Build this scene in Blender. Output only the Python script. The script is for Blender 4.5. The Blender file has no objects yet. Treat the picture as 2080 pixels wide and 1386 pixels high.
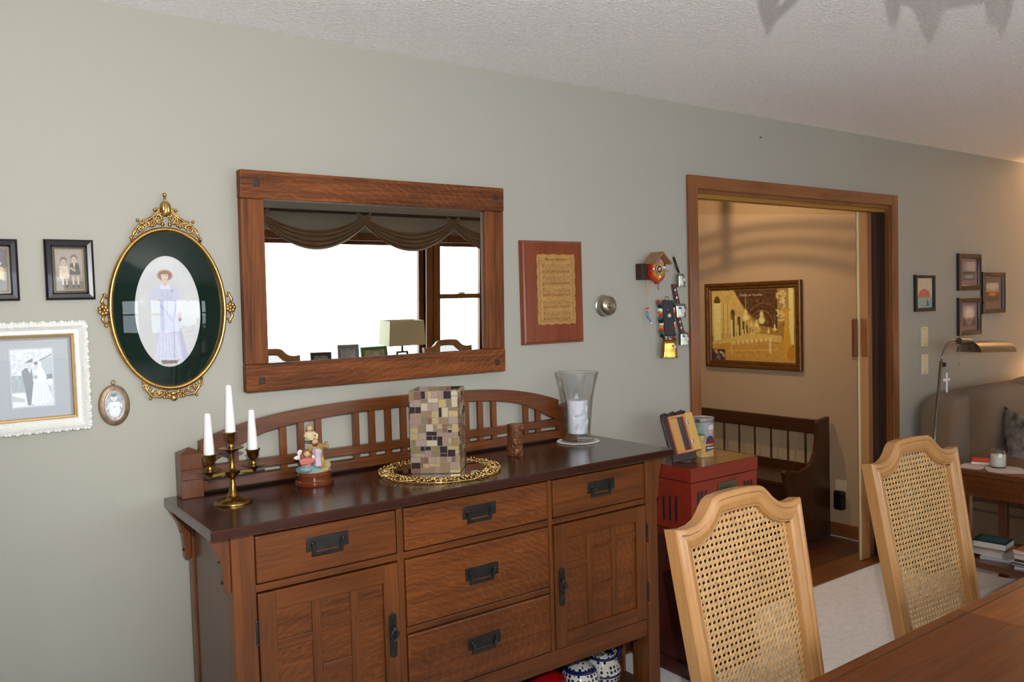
import bpy, math, random
import numpy as np
from mathutils import Vector, Matrix
sc = bpy.context.scene
COL = sc.collection
rnd = random.Random(7)
PI = math.pi

def C(r, g, b):
    f = lambda c: (c/255/12.92) if c/255 <= .04045 else ((c/255+.055)/1.055)**2.4
    return (f(r), f(g), f(b), 1)

# ------------------------------------------------------------------ camera
def cam_rows(y, p, r):
    fw = Vector((math.sin(y)*math.cos(p), math.cos(y)*math.cos(p), math.sin(p)))
    rt = Vector((math.cos(y), -math.sin(y), 0)); up = rt.cross(fw)
    c, s = math.cos(r), math.sin(r)
    return rt*c+up*s, up*c-rt*s, fw
rt, up, fw = cam_rows(.6234, -.044, -.0285)
cd = bpy.data.cameras.new('camera'); cam = bpy.data.objects.new('camera', cd); COL.objects.link(cam)
cd.sensor_width = 36; cd.lens = 1664.3/2080*36; cd.clip_start = .05; cd.clip_end = 200
mw = Matrix((( rt.x, up.x, -fw.x, 0), (rt.y, up.y, -fw.y, -2.6), (rt.z, up.z, -fw.z, 1.5424), (0, 0, 0, 1)))
cam.matrix_world = mw
sc.camera = cam
sc.view_settings.view_transform = 'Standard'; sc.view_settings.look = 'None'
sc.view_settings.gamma = 1; sc.view_settings.use_curve_mapping = False
sc.view_settings.exposure = 0.14
sc.cycles.max_bounces = 8; sc.cycles.diffuse_bounces = 4; sc.cycles.glossy_bounces = 5
sc.cycles.transmission_bounces = 8; sc.cycles.transparent_max_bounces = 12
sc.cycles.sample_clamp_indirect = 6; sc.cycles.caustics_refractive = False; sc.cycles.caustics_reflective = False
sc.cycles.use_denoising = True

# ------------------------------------------------------------------ world and lights
w = bpy.data.worlds.new('overcast_sky'); sc.world = w; w.use_nodes = True
bg = w.node_tree.nodes['Background']; bg.inputs[0].default_value = (.80, .91, 1.0, 1); bg.inputs[1].default_value = 5.4

def light(name, kind, loc, power, color, size=.1, sizey=None, target=None, portal=False, spot=None):
    d = bpy.data.lights.new(name, kind); o = bpy.data.objects.new(name, d); COL.objects.link(o)
    o.location = loc; d.color = color
    d.energy = power
    if kind == 'AREA':
        d.size = size
        if sizey: d.shape = 'RECTANGLE'; d.size_y = sizey
        if portal: d.cycles.is_portal = True
    elif kind in ('POINT', 'SPOT'):
        d.shadow_soft_size = size
    if spot: d.spot_size = spot; d.spot_blend = .75
    if target is not None:
        o.rotation_euler = (Vector(target)-Vector(loc)).to_track_quat('-Z', 'Y').to_euler()
    return o
# window openings in the street-side wall: (x0, x1, z0, z1)
WINS = [(-1.30, -.35, .80, 1.90), (.25, .84, .80, 1.90), (.95, 3.53, .80, 1.90), (3.64, 4.16, .80, 1.90), (6.4, 7.2, .80, 1.90)]  # the last opening, in the living part, is added for its light
for (a, b, c, d) in WINS:
    light('window_portal', 'AREA', ((a+b)/2, -3.72, (c+d)/2), 1, (1, 1, 1), b-a, d-c, ((a+b)/2, 0, (c+d)/2), portal=True)
# the flash of the camera, just above the lens
light('camera_flash', 'SPOT', (.02, -2.6, 1.74), 178, (1, .985, .98), .006, target=(2.1, .3, 2.7), spot=math.radians(118))
# warm lamps of the house
light('entry_lamp_bulb', 'POINT', (3.75, .95, 2.285), 23, (1, .70, .42), .006)
light('living_lamp_bulb', 'POINT', (6.75, -.33, 1.50), 150, (1, .56, .24), .05)

# ------------------------------------------------------------------ materials
MATS = {}
def nn(nt, t, **k):
    n = nt.nodes.new(t)
    for a, v in k.items(): setattr(n, a, v)
    return n
def base_mat(name):
    m = bpy.data.materials.new(name); m.use_nodes = True
    return m, m.node_tree, m.node_tree.nodes['Principled BSDF']
def mat(name, col=None, rough=.5, metal=0, coat=0, spec=.5, trans=0, ior=1.45, emis=None, es=0, bump=0, bscale=60, bdist=.004, var=0, vscale=8, sheen=0, alpha=1):
    if name in MATS: return MATS[name]
    m, nt, b = base_mat(name)
    b.inputs['Base Color'].default_value = C(*col); b.inputs['Roughness'].default_value = rough
    b.inputs['Metallic'].default_value = metal; b.inputs['Coat Weight'].default_value = coat
    b.inputs['Specular IOR Level'].default_value = spec; b.inputs['Transmission Weight'].default_value = trans
    b.inputs['IOR'].default_value = ior; b.inputs['Sheen Weight'].default_value = sheen
    if emis: b.inputs['Emission Color'].default_value = C(*emis); b.inputs['Emission Strength'].default_value = es
    tc = nn(nt, 'ShaderNodeTexCoord')
    if bump:
        n = nn(nt, 'ShaderNodeTexNoise'); n.inputs['Scale'].default_value = bscale; n.inputs['Detail'].default_value = 4
        bp = nn(nt, 'ShaderNodeBump'); bp.inputs['Strength'].default_value = min(1, bump); bp.inputs['Distance'].default_value = bdist
        nt.links.new(tc.outputs['Object'], n.inputs['Vector']); nt.links.new(n.outputs['Fac'], bp.inputs['Height']); nt.links.new(bp.outputs[0], b.inputs['Normal'])
    if var:
        n = nn(nt, 'ShaderNodeTexNoise'); n.inputs['Scale'].default_value = vscale; n.inputs['Detail'].default_value = 5
        r = nn(nt, 'ShaderNodeValToRGB'); c = C(*col)
        r.color_ramp.elements[0].position = .3; r.color_ramp.elements[1].position = .7
        r.color_ramp.elements[0].color = tuple(x*(1-var) for x in c[:3])+(1,)
        r.color_ramp.elements[1].color = tuple(min(1, x*(1+var*.6)) for x in c[:3])+(1,)
        nt.links.new(tc.outputs['Object'], n.inputs['Vector']); nt.links.new(n.outputs['Fac'], r.inputs[0]); nt.links.new(r.outputs[0], b.inputs['Base Color'])
    MATS[name] = m
    return m
def wood(name, light_c, dark_c, axis='x', rough=.35, coat=.3, fig=0, grain=1.0, scale=1.0, spec=.4):
    """fine straight grain along one axis; fig > 0 adds the arched ray figure of quarter-sawn oak"""
    if name in MATS: return MATS[name]
    m, nt, b = base_mat(name); L = nt.links.new
    tc = nn(nt, 'ShaderNodeTexCoord'); mp = nn(nt, 'ShaderNodeMapping')
    s = [28*scale]*3; s['xyz'.index(axis)] = 1.6*scale
    mp.inputs['Scale'].default_value = s; L(tc.outputs['Object'], mp.inputs['Vector'])
    n1 = nn(nt, 'ShaderNodeTexNoise'); n1.inputs['Scale'].default_value = 1.4; n1.inputs['Detail'].default_value = 6; n1.inputs['Distortion'].default_value = .6
    L(mp.outputs[0], n1.inputs['Vector'])
    mp2 = nn(nt, 'ShaderNodeMapping'); s2 = [170*scale]*3; s2['xyz'.index(axis)] = 8*scale
    mp2.inputs['Scale'].default_value = s2; L(tc.outputs['Object'], mp2.inputs['Vector'])
    n2 = nn(nt, 'ShaderNodeTexNoise'); n2.inputs['Scale'].default_value = 1.2; n2.inputs['Detail'].default_value = 2; L(mp2.outputs[0], n2.inputs['Vector'])
    n3 = nn(nt, 'ShaderNodeTexNoise'); n3.inputs['Scale'].default_value = 2.6; n3.inputs['Detail'].default_value = 2; L(tc.outputs['Object'], n3.inputs['Vector'])
    def mth(op, a, c):
        q = nn(nt, 'ShaderNodeMath', operation=op)
        for i, v in enumerate((a, c)):
            if isinstance(v, (int, float)): q.inputs[i].default_value = v
            else: L(v, q.inputs[i])
        return q.outputs[0]
    f = mth('ADD', mth('MULTIPLY', n1.outputs['Fac'], .5*grain), mth('MULTIPLY', n2.outputs['Fac'], .28*grain))
    f = mth('ADD', f, mth('MULTIPLY', n3.outputs['Fac'], .35))
    f = mth('ADD', f, .5-.5*(.78*grain+.35))
    if fig:
        wv = nn(nt, 'ShaderNodeTexWave', wave_type='RINGS', rings_direction='SPHERICAL')
        mp3 = nn(nt, 'ShaderNodeMapping'); mp3.inputs['Location'].default_value = (.35, .4, -.75); s3 = [1, 1, 1.7]; mp3.inputs['Scale'].default_value = s3
        L(tc.outputs['Object'], mp3.inputs['Vector']); L(mp3.outputs[0], wv.inputs['Vector'])
        wv.inputs['Scale'].default_value = 13; wv.inputs['Distortion'].default_value = 9; wv.inputs['Detail'].default_value = 3; wv.inputs['Detail Scale'].default_value = 1.6
        pw = mth('POWER', wv.outputs['Fac'], 4.0)
        msk = mth('MULTIPLY', pw, n3.outputs['Fac'])
        f = mth('ADD', f, mth('MULTIPLY', msk, fig))
    r = nn(nt, 'ShaderNodeValToRGB'); r.color_ramp.elements[0].position = .3; r.color_ramp.elements[1].position = .72
    r.color_ramp.elements[0].color = C(*dark_c); r.color_ramp.elements[1].color = C(*light_c)
    L(f, r.inputs[0]); L(r.outputs[0], b.inputs['Base Color'])
    b.inputs['Roughness'].default_value = rough; b.inputs['Coat Weight'].default_value = coat; b.inputs['Coat Roughness'].default_value = .18; b.inputs['Specular IOR Level'].default_value = spec
    bp = nn(nt, 'ShaderNodeBump'); bp.inputs['Strength'].default_value = .12; bp.inputs['Distance'].default_value = .002
    L(n2.outputs['Fac'], bp.inputs['Height']); L(bp.outputs[0], b.inputs['Normal'])
    MATS[name] = m
    return m
def vcol_mat(name, rough=.5, coat=0):
    if name in MATS: return MATS[name]
    m, nt, b = base_mat(name); a = nn(nt, 'ShaderNodeAttribute'); a.attribute_name = 'print'
    nt.links.new(a.outputs['Color'], b.inputs['Base Color']); b.inputs['Roughness'].default_value = rough; b.inputs['Coat Weight'].default_value = coat
    MATS[name] = m; return m
def pane_mat(name='picture_glass', refl=1.0, tint=(255, 255, 255), rough=0.0):
    if name in MATS: return MATS[name]
    m = bpy.data.materials.new(name); m.use_nodes = True; nt = m.node_tree; nt.nodes.clear()
    o = nn(nt, 'ShaderNodeOutputMaterial'); t = nn(nt, 'ShaderNodeBsdfTransparent'); t.inputs[0].default_value = C(*tint)
    g = nn(nt, 'ShaderNodeBsdfGlossy'); g.inputs['Roughness'].default_value = rough
    f = nn(nt, 'ShaderNodeLayerWeight'); f.inputs[0].default_value = .5; pw = nn(nt, 'ShaderNodeMath', operation='POWER'); pw.inputs[1].default_value = 5
    mu = nn(nt, 'ShaderNodeMath', operation='MULTIPLY_ADD'); mu.inputs[1].default_value = .9*refl; mu.inputs[2].default_value = .05*refl; mu.use_clamp = True
    mx = nn(nt, 'ShaderNodeMixShader'); nt.links.new(f.outputs['Facing'], pw.inputs[0]); nt.links.new(pw.outputs[0], mu.inputs[0]); nt.links.new(mu.outputs[0], mx.inputs[0])
    nt.links.new(t.outputs[0], mx.inputs[1]); nt.links.new(g.outputs[0], mx.inputs[2]); nt.links.new(mx.outputs[0], o.inputs[0])
    MATS[name] = m; return m

# ------------------------------------------------------------------ geometry helpers
class MB:
    def __init__(s): s.v = []; s.f = []; s.mi = []; s.cur = 0
    def add(s, vs, fs):
        o = len(s.v); s.v += [tuple(v) for v in vs]; s.f += [tuple(i+o for i in f) for f in fs]; s.mi += [s.cur]*len(fs); return s
    def box(s, x0, x1, y0, y1, z0, z1):
        vs = [(x, y, z) for z in (z0, z1) for y in (y0, y1) for x in (x0, x1)]
        return s.add(vs, [(0, 2, 3, 1), (4, 5, 7, 6), (0, 1, 5, 4), (2, 6, 7, 3), (0, 4, 6, 2), (1, 3, 7, 5)])
    def bar(s, a, b, wd, hd, upv=(0, 0, 1)):
        a = Vector(a); b = Vector(b); d = (b-a).normalized(); sd = d.cross(Vector(upv))
        if sd.length < 1e-4: sd = d.cross(Vector((1, 0, 0)))
        sd.normalize(); u = sd.cross(d); vs = []
        for p in (a, b):
            for (i, j) in ((-1, -1), (1, -1), (1, 1), (-1, 1)): vs.append(p+sd*i*wd/2+u*j*hd/2)
        return s.add(vs, [(0, 1, 2, 3), (7, 6, 5, 4), (0, 4, 5, 1), (1, 5, 6, 2), (2, 6, 7, 3), (3, 7, 4, 0)])
    def loops(s, loops, close=True, cap0=True, cap1=True):
        n = len(loops[0]); vs = [p for l in loops for p in l]; fs = []
        for k in range(len(loops)-1):
            for i in range(n if close else n-1):
                j = (i+1) % n; fs.append((k*n+i, k*n+j, (k+1)*n+j, (k+1)*n+i))
        if cap0: fs.append(tuple(range(n))[::-1])
        if cap1: fs.append(tuple(range((len(loops)-1)*n, len(loops)*n)))
        return s.add(vs, fs)
    def lathe(s, prof, c=(0, 0, 0), n=32, fn=None, sx=1, sy=1, cap=True):
        L = []
        for k, (r, z) in enumerate(prof):
            L.append([(c[0]+sx*r*(fn(a, z) if fn else 1)*math.cos(a), c[1]+sy*r*(fn(a, z) if fn else 1)*math.sin(a), c[2]+z) for a in [2*PI*i/n for i in range(n)]])
        return s.loops(L, True, cap, cap)
    def tube(s, pts, r, n=8, closed=False):
        P = [Vector(p) for p in pts]; R = r if isinstance(r, (list, tuple)) else [r]*len(P); L = []; m = len(P); prev = None
        for i in range(m):
            if closed: t = P[(i+1) % m]-P[i-1]
            else: t = P[min(i+1, m-1)]-P[max(i-1, 0)]
            t.normalize()
            if prev is None:
                u = t.cross(Vector((0, 0, 1)))
                if u.length < .1: u = t.cross(Vector((0, 1, 0)))
            else: u = prev-t*prev.dot(t)
            u.normalize(); prev = u; v = t.cross(u)
            L.append([P[i]+(u*math.cos(a)+v*math.sin(a))*R[i] for a in [2*PI*k/n for k in range(n)]])
        if closed: L.append(L[0]); return s.loops(L, True, False, False)
        return s.loops(L)
    def prism(s, poly, a0, a1, axis='y'):
        def P(u, v, t): return {'y': (u, t, v), 'x': (t, u, v), 'z': (u, v, t)}[axis]
        return s.loops([[P(u, v, a0) for u, v in poly], [P(u, v, a1) for u, v in poly]])
    def sph(s, c, r, n=12, m=8):
        if isinstance(r, (int, float)): r = (r, r, r)
        vs = [(c[0], c[1], c[2]-r[2])]; fs = []
        for j in range(1, m):
            t = PI*j/m
            for i in range(n):
                a = 2*PI*i/n; vs.append((c[0]+r[0]*math.sin(t)*math.cos(a), c[1]+r[1]*math.sin(t)*math.sin(a), c[2]-r[2]*math.cos(t)))
        vs.append((c[0], c[1], c[2]+r[2])); last = len(vs)-1
        for i in range(n): fs.append((0, 1+(i+1) % n, 1+i)); fs.append((last, last-n+i, last-n+(i+1) % n))
        for j in range(m-2):
            for i in range(n):
                a = 1+j*n+i; b = 1+j*n+(i+1) % n; fs.append((a, b, b+n, a+n))
        return s.add(vs, fs)
    def xf(s, fn, start=0):
        for i in range(start, len(s.v)): s.v[i] = tuple(fn(Vector(s.v[i])))
        return s
    def build(s, name, mats, parent=None, smooth=False, bevel=0, sub=0, angle=40, bseg=2, split=False):
        if split:      # every separate piece becomes an object of its own
            par = list(range(len(s.v)))
            def find(i):
                while par[i] != i: par[i] = par[par[i]]; i = par[i]
                return i
            for f in s.f:
                for i in f[1:]: par[find(i)] = find(f[0])
            groups = {}
            for fi, f in enumerate(s.f): groups.setdefault(find(f[0]), []).append(fi)
            outs = []
            for g in groups.values():
                m = MB(); mp_ = {}
                for fi in g:
                    row = []
                    for i in s.f[fi]:
                        if i not in mp_: mp_[i] = len(m.v); m.v.append(s.v[i])
                        row.append(mp_[i])
                    m.f.append(tuple(row)); m.mi.append(s.mi[fi])
                nm = name(len(outs)) if callable(name) else name
                outs.append(m.build(nm, mats, parent, smooth, bevel, sub, angle, bseg))
            return outs[0]
        me = bpy.data.meshes.new(name); off = Vector((0, 0, 0)); p = parent
        while p is not None: off += p.location; p = p.parent
        me.from_pydata([tuple(Vector(v)-off) for v in s.v], [], s.f); me.update()
        import bmesh
        bm = bmesh.new(); bm.from_mesh(me); bmesh.ops.recalc_face_normals(bm, faces=bm.faces); bm.to_mesh(me); bm.free()
        if not isinstance(mats, (list, tuple)): mats = [mats]
        for m in mats: me.materials.append(m)
        if len(mats) > 1: me.polygons.foreach_set('material_index', s.mi)
        if smooth:
            me.polygons.foreach_set('use_smooth', [True]*len(me.polygons))
            if smooth != 'all': me.set_sharp_from_angle(angle=math.radians(angle))
        o = bpy.data.objects.new(name, me); COL.objects.link(o)
        if parent is not None: o.parent = parent
        if bevel:
            b = o.modifiers.new('bevel', 'BEVEL'); b.width = bevel; b.segments = bseg; b.limit_method = 'ANGLE'; b.angle_limit = math.radians(35); b.harden_normals = False
        if sub:
            b = o.modifiers.new('sub', 'SUBSURF'); b.levels = sub; b.render_levels = sub
        return o
def thing(name, label, cat, loc=(0, 0, 0), group=None):
    o = bpy.data.objects.new(name, None); COL.objects.link(o); o.location = loc; o.empty_display_size = .05
    o['label'] = label; o['category'] = cat
    if group: o['group'] = group
    return o
def tag(o, label, cat, group=None):
    o['label'] = label; o['category'] = cat
    if group: o['group'] = group
    return o
def struct(o): o['kind'] = 'structure'; return o
def plabel(o, l): o['label'] = l; return o
def clone(root):
    c = root.copy(); COL.objects.link(c)
    for ch in [k for k in bpy.data.objects if k.parent == root]:
        clone(ch).parent = c
    return c
def fuse(o, voxel, smooth_it=2):
    """melt overlapping lumps of one sculpted piece into one continuous skin"""
    r = o.modifiers.new('remesh', 'REMESH'); r.mode = 'VOXEL'; r.voxel_size = voxel; r.use_smooth_shade = True
    if smooth_it:
        k = o.modifiers.new('smooth', 'SMOOTH'); k.factor = .5; k.iterations = smooth_it
    return o
def rect(x0, x1, z0, z1, y): return [(x0, y, z0), (x1, y, z0), (x1, y, z1), (x0, y, z1)]
def moulding(mb, x0, x1, z0, z1, prof):
    """picture-frame moulding on a wall facing -y: prof = [(inset, y)]"""
    L = [rect(x0+i, x1-i, z0+i, z1-i, y) for i, y in prof]
    return mb.loops(L, True, False, False)
def to_x_wall(X, sgn=-1):
    """turn something modelled on a -y wall so that it hangs on a wall at x = X facing -x (u = -y)"""
    def f(v): return (X+v.y, -v.x, v.z)
    return f
# flat prints: a grid of coloured points, painted with simple shapes
class Canvas:
    def __init__(s, w, h, bgc):
        s.w, s.h = w, h; s.a = np.zeros((h, w, 3)); s.a[:] = bgc
        s.u, s.v = np.meshgrid(np.linspace(0, 1, w), np.linspace(0, 1, h)); s.asp = h/w
    def put(s, m, col, al=1):
        m = np.clip(m, 0, 1)[..., None]*al; s.a = s.a*(1-m)+np.array(col, float)*m; return s
    def ell(s, cx, cy, rx, ry, col, rot=0, soft=.12, al=1):
        x = s.u-cx; y = (s.v-cy); c, n = math.cos(rot), math.sin(rot); xx = x*c+y*n; yy = -x*n+y*c
        d = np.sqrt((xx/rx)**2+(yy/ry)**2); return s.put((1-d)/soft+.5, col, al)
    def poly(s, pts, col, al=1, soft=0):
        m = np.zeros_like(s.u, bool); n = len(pts)
        for i in range(n):
            (x1, y1), (x2, y2) = pts[i], pts[(i+1) % n]
            if y1 == y2: continue
            c = ((s.v < y1) != (s.v < y2)) & (s.u < (x2-x1)*(s.v-y1)/(y2-y1)+x1); m ^= c
        return s.put(m.astype(float), col, al)
    def rect(s, x0, x1, y0, y1, col, al=1): return s.put(((s.u >= x0) & (s.u <= x1) & (s.v >= y0) & (s.v <= y1)).astype(float), col, al)
    def line(s, p, q, wd, col, al=1):
        px, py = p; qx, qy = q; dx, dy = qx-px, (qy-py)*s.asp; L2 = dx*dx+dy*dy+1e-12
        t = np.clip(((s.u-px)*dx+(s.v-py)*s.asp*dy)/L2, 0, 1)
        d = np.sqrt((s.u-px-t*dx)**2+((s.v-py)*s.asp-t*dy)**2); return s.put((wd-d)/(wd*.6)+.3, col, al)
    def noise(s, amp, k=1, seed=1):
        r = np.random.RandomState(seed); h2, w2 = max(2, s.h//k), max(2, s.w//k); n = r.randn(h2, w2)
        yi = np.linspace(0, h2-1.001, s.h); xi = np.linspace(0, w2-1.001, s.w); y0 = yi.astype(int); x0 = xi.astype(int); fy = (yi-y0)[:, None]; fx = (xi-x0)[None]
        g = n[y0][:, x0]*(1-fy)*(1-fx)+n[np.minimum(y0+1, h2-1)][:, x0]*fy*(1-fx)+n[y0][:, np.minimum(x0+1, w2-1)]*(1-fy)*fx+n[np.minimum(y0+1, h2-1)][:, np.minimum(x0+1, w2-1)]*fy*fx
        s.a = s.a+g[..., None]*amp; return s
    def build(s, name, parent, O, U, V, m=None, mask=None):
        O, U, V = Vector(O), Vector(U), Vector(V); w, h = s.w, s.h; vs = []
        for j in range(h):
            for i in range(w): vs.append(tuple(O+U*(i/(w-1))+V*(j/(h-1))))
        fs = []
        for j in range(h-1):
            for i in range(w-1):
                if mask and not mask((i+.5)/(w-1), (j+.5)/(h-1)): continue
                fs.append((j*w+i, j*w+i+1, (j+1)*w+i+1, (j+1)*w+i))
        me = bpy.data.meshes.new(name); off = Vector((0, 0, 0)); p = parent
        while p is not None: off += p.location; p = p.parent
        me.from_pydata([tuple(Vector(v)-off) for v in vs], [], fs)
        a = np.clip(s.a/255, 0, 1); lin = np.where(a <= .04045, a/12.92, ((a+.055)/1.055)**2.4)
        at = me.color_attributes.new('print', 'FLOAT_COLOR', 'POINT'); buf = np.ones((h*w, 4)); buf[:, :3] = lin.reshape(-1, 3); at.data.foreach_set('color', buf.ravel())
        me.materials.append(m or vcol_mat('photo_print', .45)); o = bpy.data.objects.new(name, me); COL.objects.link(o); o.parent = parent
        return o
def text_mb(body, size, O, U, V, shear=0, depth=.0006, align='CENTER'):
    cu = bpy.data.curves.new('t', 'FONT'); cu.body = body; cu.size = size; cu.shear = shear; cu.align_x = align; cu.extrude = depth/2; cu.resolution_u = 3
    ob = bpy.data.objects.new('t', cu); COL.objects.link(ob); dg = bpy.context.evaluated_depsgraph_get(); me = ob.evaluated_get(dg).to_mesh()
    O, U, V = Vector(O), Vector(U).normalized(), Vector(V).normalized(); W = U.cross(V); mb = MB()
    mb.add([O+U*v.co.x+V*v.co.y+W*v.co.z for v in me.vertices], [tuple(p.vertices) for p in me.polygons])
    bpy.data.objects.remove(ob); bpy.data.curves.remove(cu)
    return mb
# ------------------------------------------------------------------ palette
m_wall = mat('sage_beige_paint', (169, 165, 152), .62, bump=.08, bscale=220)
m_entry = mat('tan_entry_paint', (186, 160, 126), .7, bump=.08, bscale=220)
m_ceil = mat('popcorn_ceiling', (252, 247, 244), .9, bump=.9, bscale=115, bdist=.006, var=.10, vscale=115)
m_carpet = mat('greige_carpet', (252, 250, 252), .95, bump=.5, bscale=320, var=.10, vscale=30, sheen=.2)
m_trimx = wood('oak_trim_level', (150, 92, 46), (98, 56, 26), 'x', .35, .3)
m_trimz = wood('oak_trim_upright', (150, 92, 46), (98, 56, 26), 'z', .35, .3)
m_trimy = wood('oak_trim_deep', (150, 92, 46), (98, 56, 26), 'y', .35, .3)
m_sbx = wood('sideboard_oak_level', (122, 66, 24), (62, 31, 11), 'x', .36, .25, fig=.06)
m_sbfig = wood('sideboard_figured_oak', (126, 69, 26), (66, 33, 12), 'x', .36, .25, fig=.28)
m_sbz = wood('sideboard_oak_upright', (126, 70, 27), (66, 34, 13), 'z', .36, .25)
m_sbtop = wood('sideboard_dark_top', (64, 31, 19), (40, 19, 13), 'x', .2, .5)
m_sbdark = wood('sideboard_sheen_oak', (104, 66, 42), (76, 46, 28), 'z', .3, .3)  # greyer oak: the glancing reflection on the side panels is put into the colour
m_dark = mat('dark_stain', (48, 24, 12), .6)  # one dark brown for inner boards, pegs, feet and thin lines
m_gun = mat('blackened_steel', (70, 68, 66), .38, metal=.85, var=.25, vscale=40)
m_brass = mat('old_brass', (150, 118, 62), .25, metal=1, var=.2, vscale=30)
m_gold = mat('bright_gold_leaf', (206, 160, 88), .25, metal=1, var=.2, vscale=60)
m_goldor = mat('gilt_ornament', (198, 160, 100), .33, metal=1, var=.3, vscale=90)
m_black = mat('black_lacquer', (26, 20, 24), .25, coat=.4)
m_glass = pane_mat('picture_glass', 1.0)
m_honeyz = wood('honey_maple_upright', (186, 138, 84), (156, 108, 60), 'z', .33, .35, grain=.7)
m_honeyx = wood('honey_maple_level', (186, 138, 84), (156, 108, 60), 'x', .33, .35, grain=.7)
m_cane = mat('woven_cane', (206, 166, 112), .45, var=.25, vscale=70)
m_table = wood('walnut_tabletop', (146, 80, 31), (104, 53, 20), 'x', .26, .12, spec=.2)
m_leaf = wood('walnut_leaf', (118, 61, 25), (84, 41, 15), 'x', .24, .12, spec=.2)
m_red = wood('cherry_red_stain', (150, 50, 31), (110, 32, 21), 'x', .3, .35)
m_redtop = wood('cherry_dark_top', (110, 40, 28), (76, 24, 18), 'x', .2, .5)
m_bench = wood('dark_pine', (84, 48, 24), (50, 26, 12), 'y', .3, .3)
m_benchz = wood('dark_pine_upright', (84, 48, 24), (50, 26, 12), 'z', .3, .3)
m_white = mat('white_wax', (238, 234, 228), .4)
m_almond = mat('almond_plastic', (222, 206, 168), .4)
m_mirror = mat('silvered_glass', (235, 240, 236), .0, metal=1)
m_chrome = mat('brushed_nickel', (190, 186, 178), .28, metal=1)
m_wire = mat('dark_wire', (60, 55, 50), .4, metal=.8)

# ------------------------------------------------------------------ room shell
CEIL = 2.44; OX0, OX1, OZ = 2.939, 4.605, 2.055
b = MB()
b.box(-2.3, OX0, 0, .13, 0, CEIL).box(OX1, 7.6, 0, .13, 0, CEIL).box(OX0, OX1, 0, .13, OZ, CEIL)
struct(b.build('wall_back', m_wall))
# ceiling and floors
struct(MB().box(-2.3, 7.6, -3.72, .13, CEIL, CEIL+.1).build('ceiling', m_ceil))
struct(MB().box(-2.3, 7.6, -3.72, 0, -.1, 0).build('floor', m_carpet))
struct(MB().box(-2.42, -2.3, -3.72, .13, 0, CEIL).build('wall_left', m_wall))
struct(MB().box(7.6, 7.72, -3.72, .13, 0, CEIL).build('wall_right', m_wall))
b = MB(); xs = [-2.3]
b.box(-2.3, 7.6, -3.72, -3.6, 0, .80); b.box(-2.3, 7.6, -3.72, -3.6, 1.90, CEIL)
e = -2.3
for (x0, x1, z0, z1) in WINS: b.box(e, x0, -3.72, -3.6, .80, 1.90); e = x1
b.box(e, 7.6, -3.72, -3.6, .80, 1.90)
struct(b.build('wall_front', m_wall))
for k, (x0, x1, z0, z1) in enumerate(WINS):
    b = MB(); t = .045
    moulding(b, x0-.05, x1+.05, z0-.05, z1+.05, [(0, -3.6), (0, -3.582), (.05+t*.3, -3.582), (.05+t*.3, -3.60), (.05, -3.6), (.05, -3.66), (.05+t, -3.66), (.05+t, -3.70), (.05, -3.7)])
    if x1-x0 < 1.2: b.box(x0, x1, -3.69, -3.64, 1.40, 1.44)
    if k == 4: b.box((x0+x1)/2-.03, (x0+x1)/2+.03, -3.69, -3.62, z0, z1)
    wn = struct(b.build('window_%d' % (k+1), m_trimz, None, bevel=.003))
    MB().box(x0+.02, x1-.02, -3.68, -3.676, z0+.02, z1-.02).build('pane', pane_mat('window_glass', .8), wn)
    if x1-x0 < 1.2:
        MB().box((x0+x1)/2-.03, (x0+x1)/2+.03, -3.655, -3.62, 1.44, 1.455).build('sash_lock', m_chrome, wn, bevel=.003)
# entry hall beyond the opening
struct(MB().box(.9, 4.72, .0, 2.9, -.1, -.002).build('floor_entry', mat('hall_floor_base', (90, 60, 40), .3)))
b = MB(); b.box(4.72, 4.84, .13, 2.9, 0, CEIL); struct(b.build('wall_entry_right', m_entry))
struct(MB().box(.9, 4.84, 2.9, 3.0, 0, CEIL).build('wall_entry_back', m_entry))
struct(MB().box(.8, .9, .13, 3.0, 0, CEIL).build('wall_entry_left', m_entry))
struct(MB().box(.8, 4.84, .13, 3.0, CEIL, CEIL+.1).build('ceiling_entry', m_ceil))
struct(MB().box(4.705, 4.72, .14, 2.9, 0, .085).build('baseboard_entry', m_trimy, bevel=.003))
struct(MB().box(-2.3, 2.875, -.014, 0, 0, .085).build('baseboard_back', m_trimx, bevel=.003)); struct(MB().box(4.67, 7.6, -.014, 0, 0, .085).build('baseboard_right', m_trimx, bevel=.003))
# parquet of the hall
def parquet():
    m, nt, bs = base_mat('hall_planks'); L = nt.links.new
    tc = nn(nt, 'ShaderNodeTexCoord'); br = nn(nt, 'ShaderNodeTexBrick'); br.offset = .5
    br.inputs['Scale'].default_value = 1; br.inputs['Brick Width'].default_value = .62; br.inputs['Row Height'].default_value = .14; br.inputs['Mortar Size'].default_value = .0015
    br.inputs['Color1'].default_value = C(112, 74, 42); br.inputs['Color2'].default_value = C(84, 50, 28); br.inputs['Mortar'].default_value = C(36, 22, 12)
    n = nn(nt, 'ShaderNodeTexNoise'); mp = nn(nt, 'ShaderNodeMapping'); mp.inputs['Scale'].default_value = (3, 18, 1); n.inputs['Detail'].default_value = 6
    L(tc.outputs['Object'], br.inputs['Vector']); L(tc.outputs['Object'], mp.inputs[0]); L(mp.outputs[0], n.inputs['Vector'])
    mx = nn(nt, 'ShaderNodeMixRGB'); mx.blend_type = 'OVERLAY'; mx.inputs[0].default_value = .6; L(br.outputs[0], mx.inputs[1]); L(n.outputs['Fac'], mx.inputs[2]); L(mx.outputs[0], bs.inputs['Base Color'])
    bs.inputs['Roughness'].default_value = .3; return m
bpy.data.objects['floor_entry'].data.materials[0] = parquet()
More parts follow.
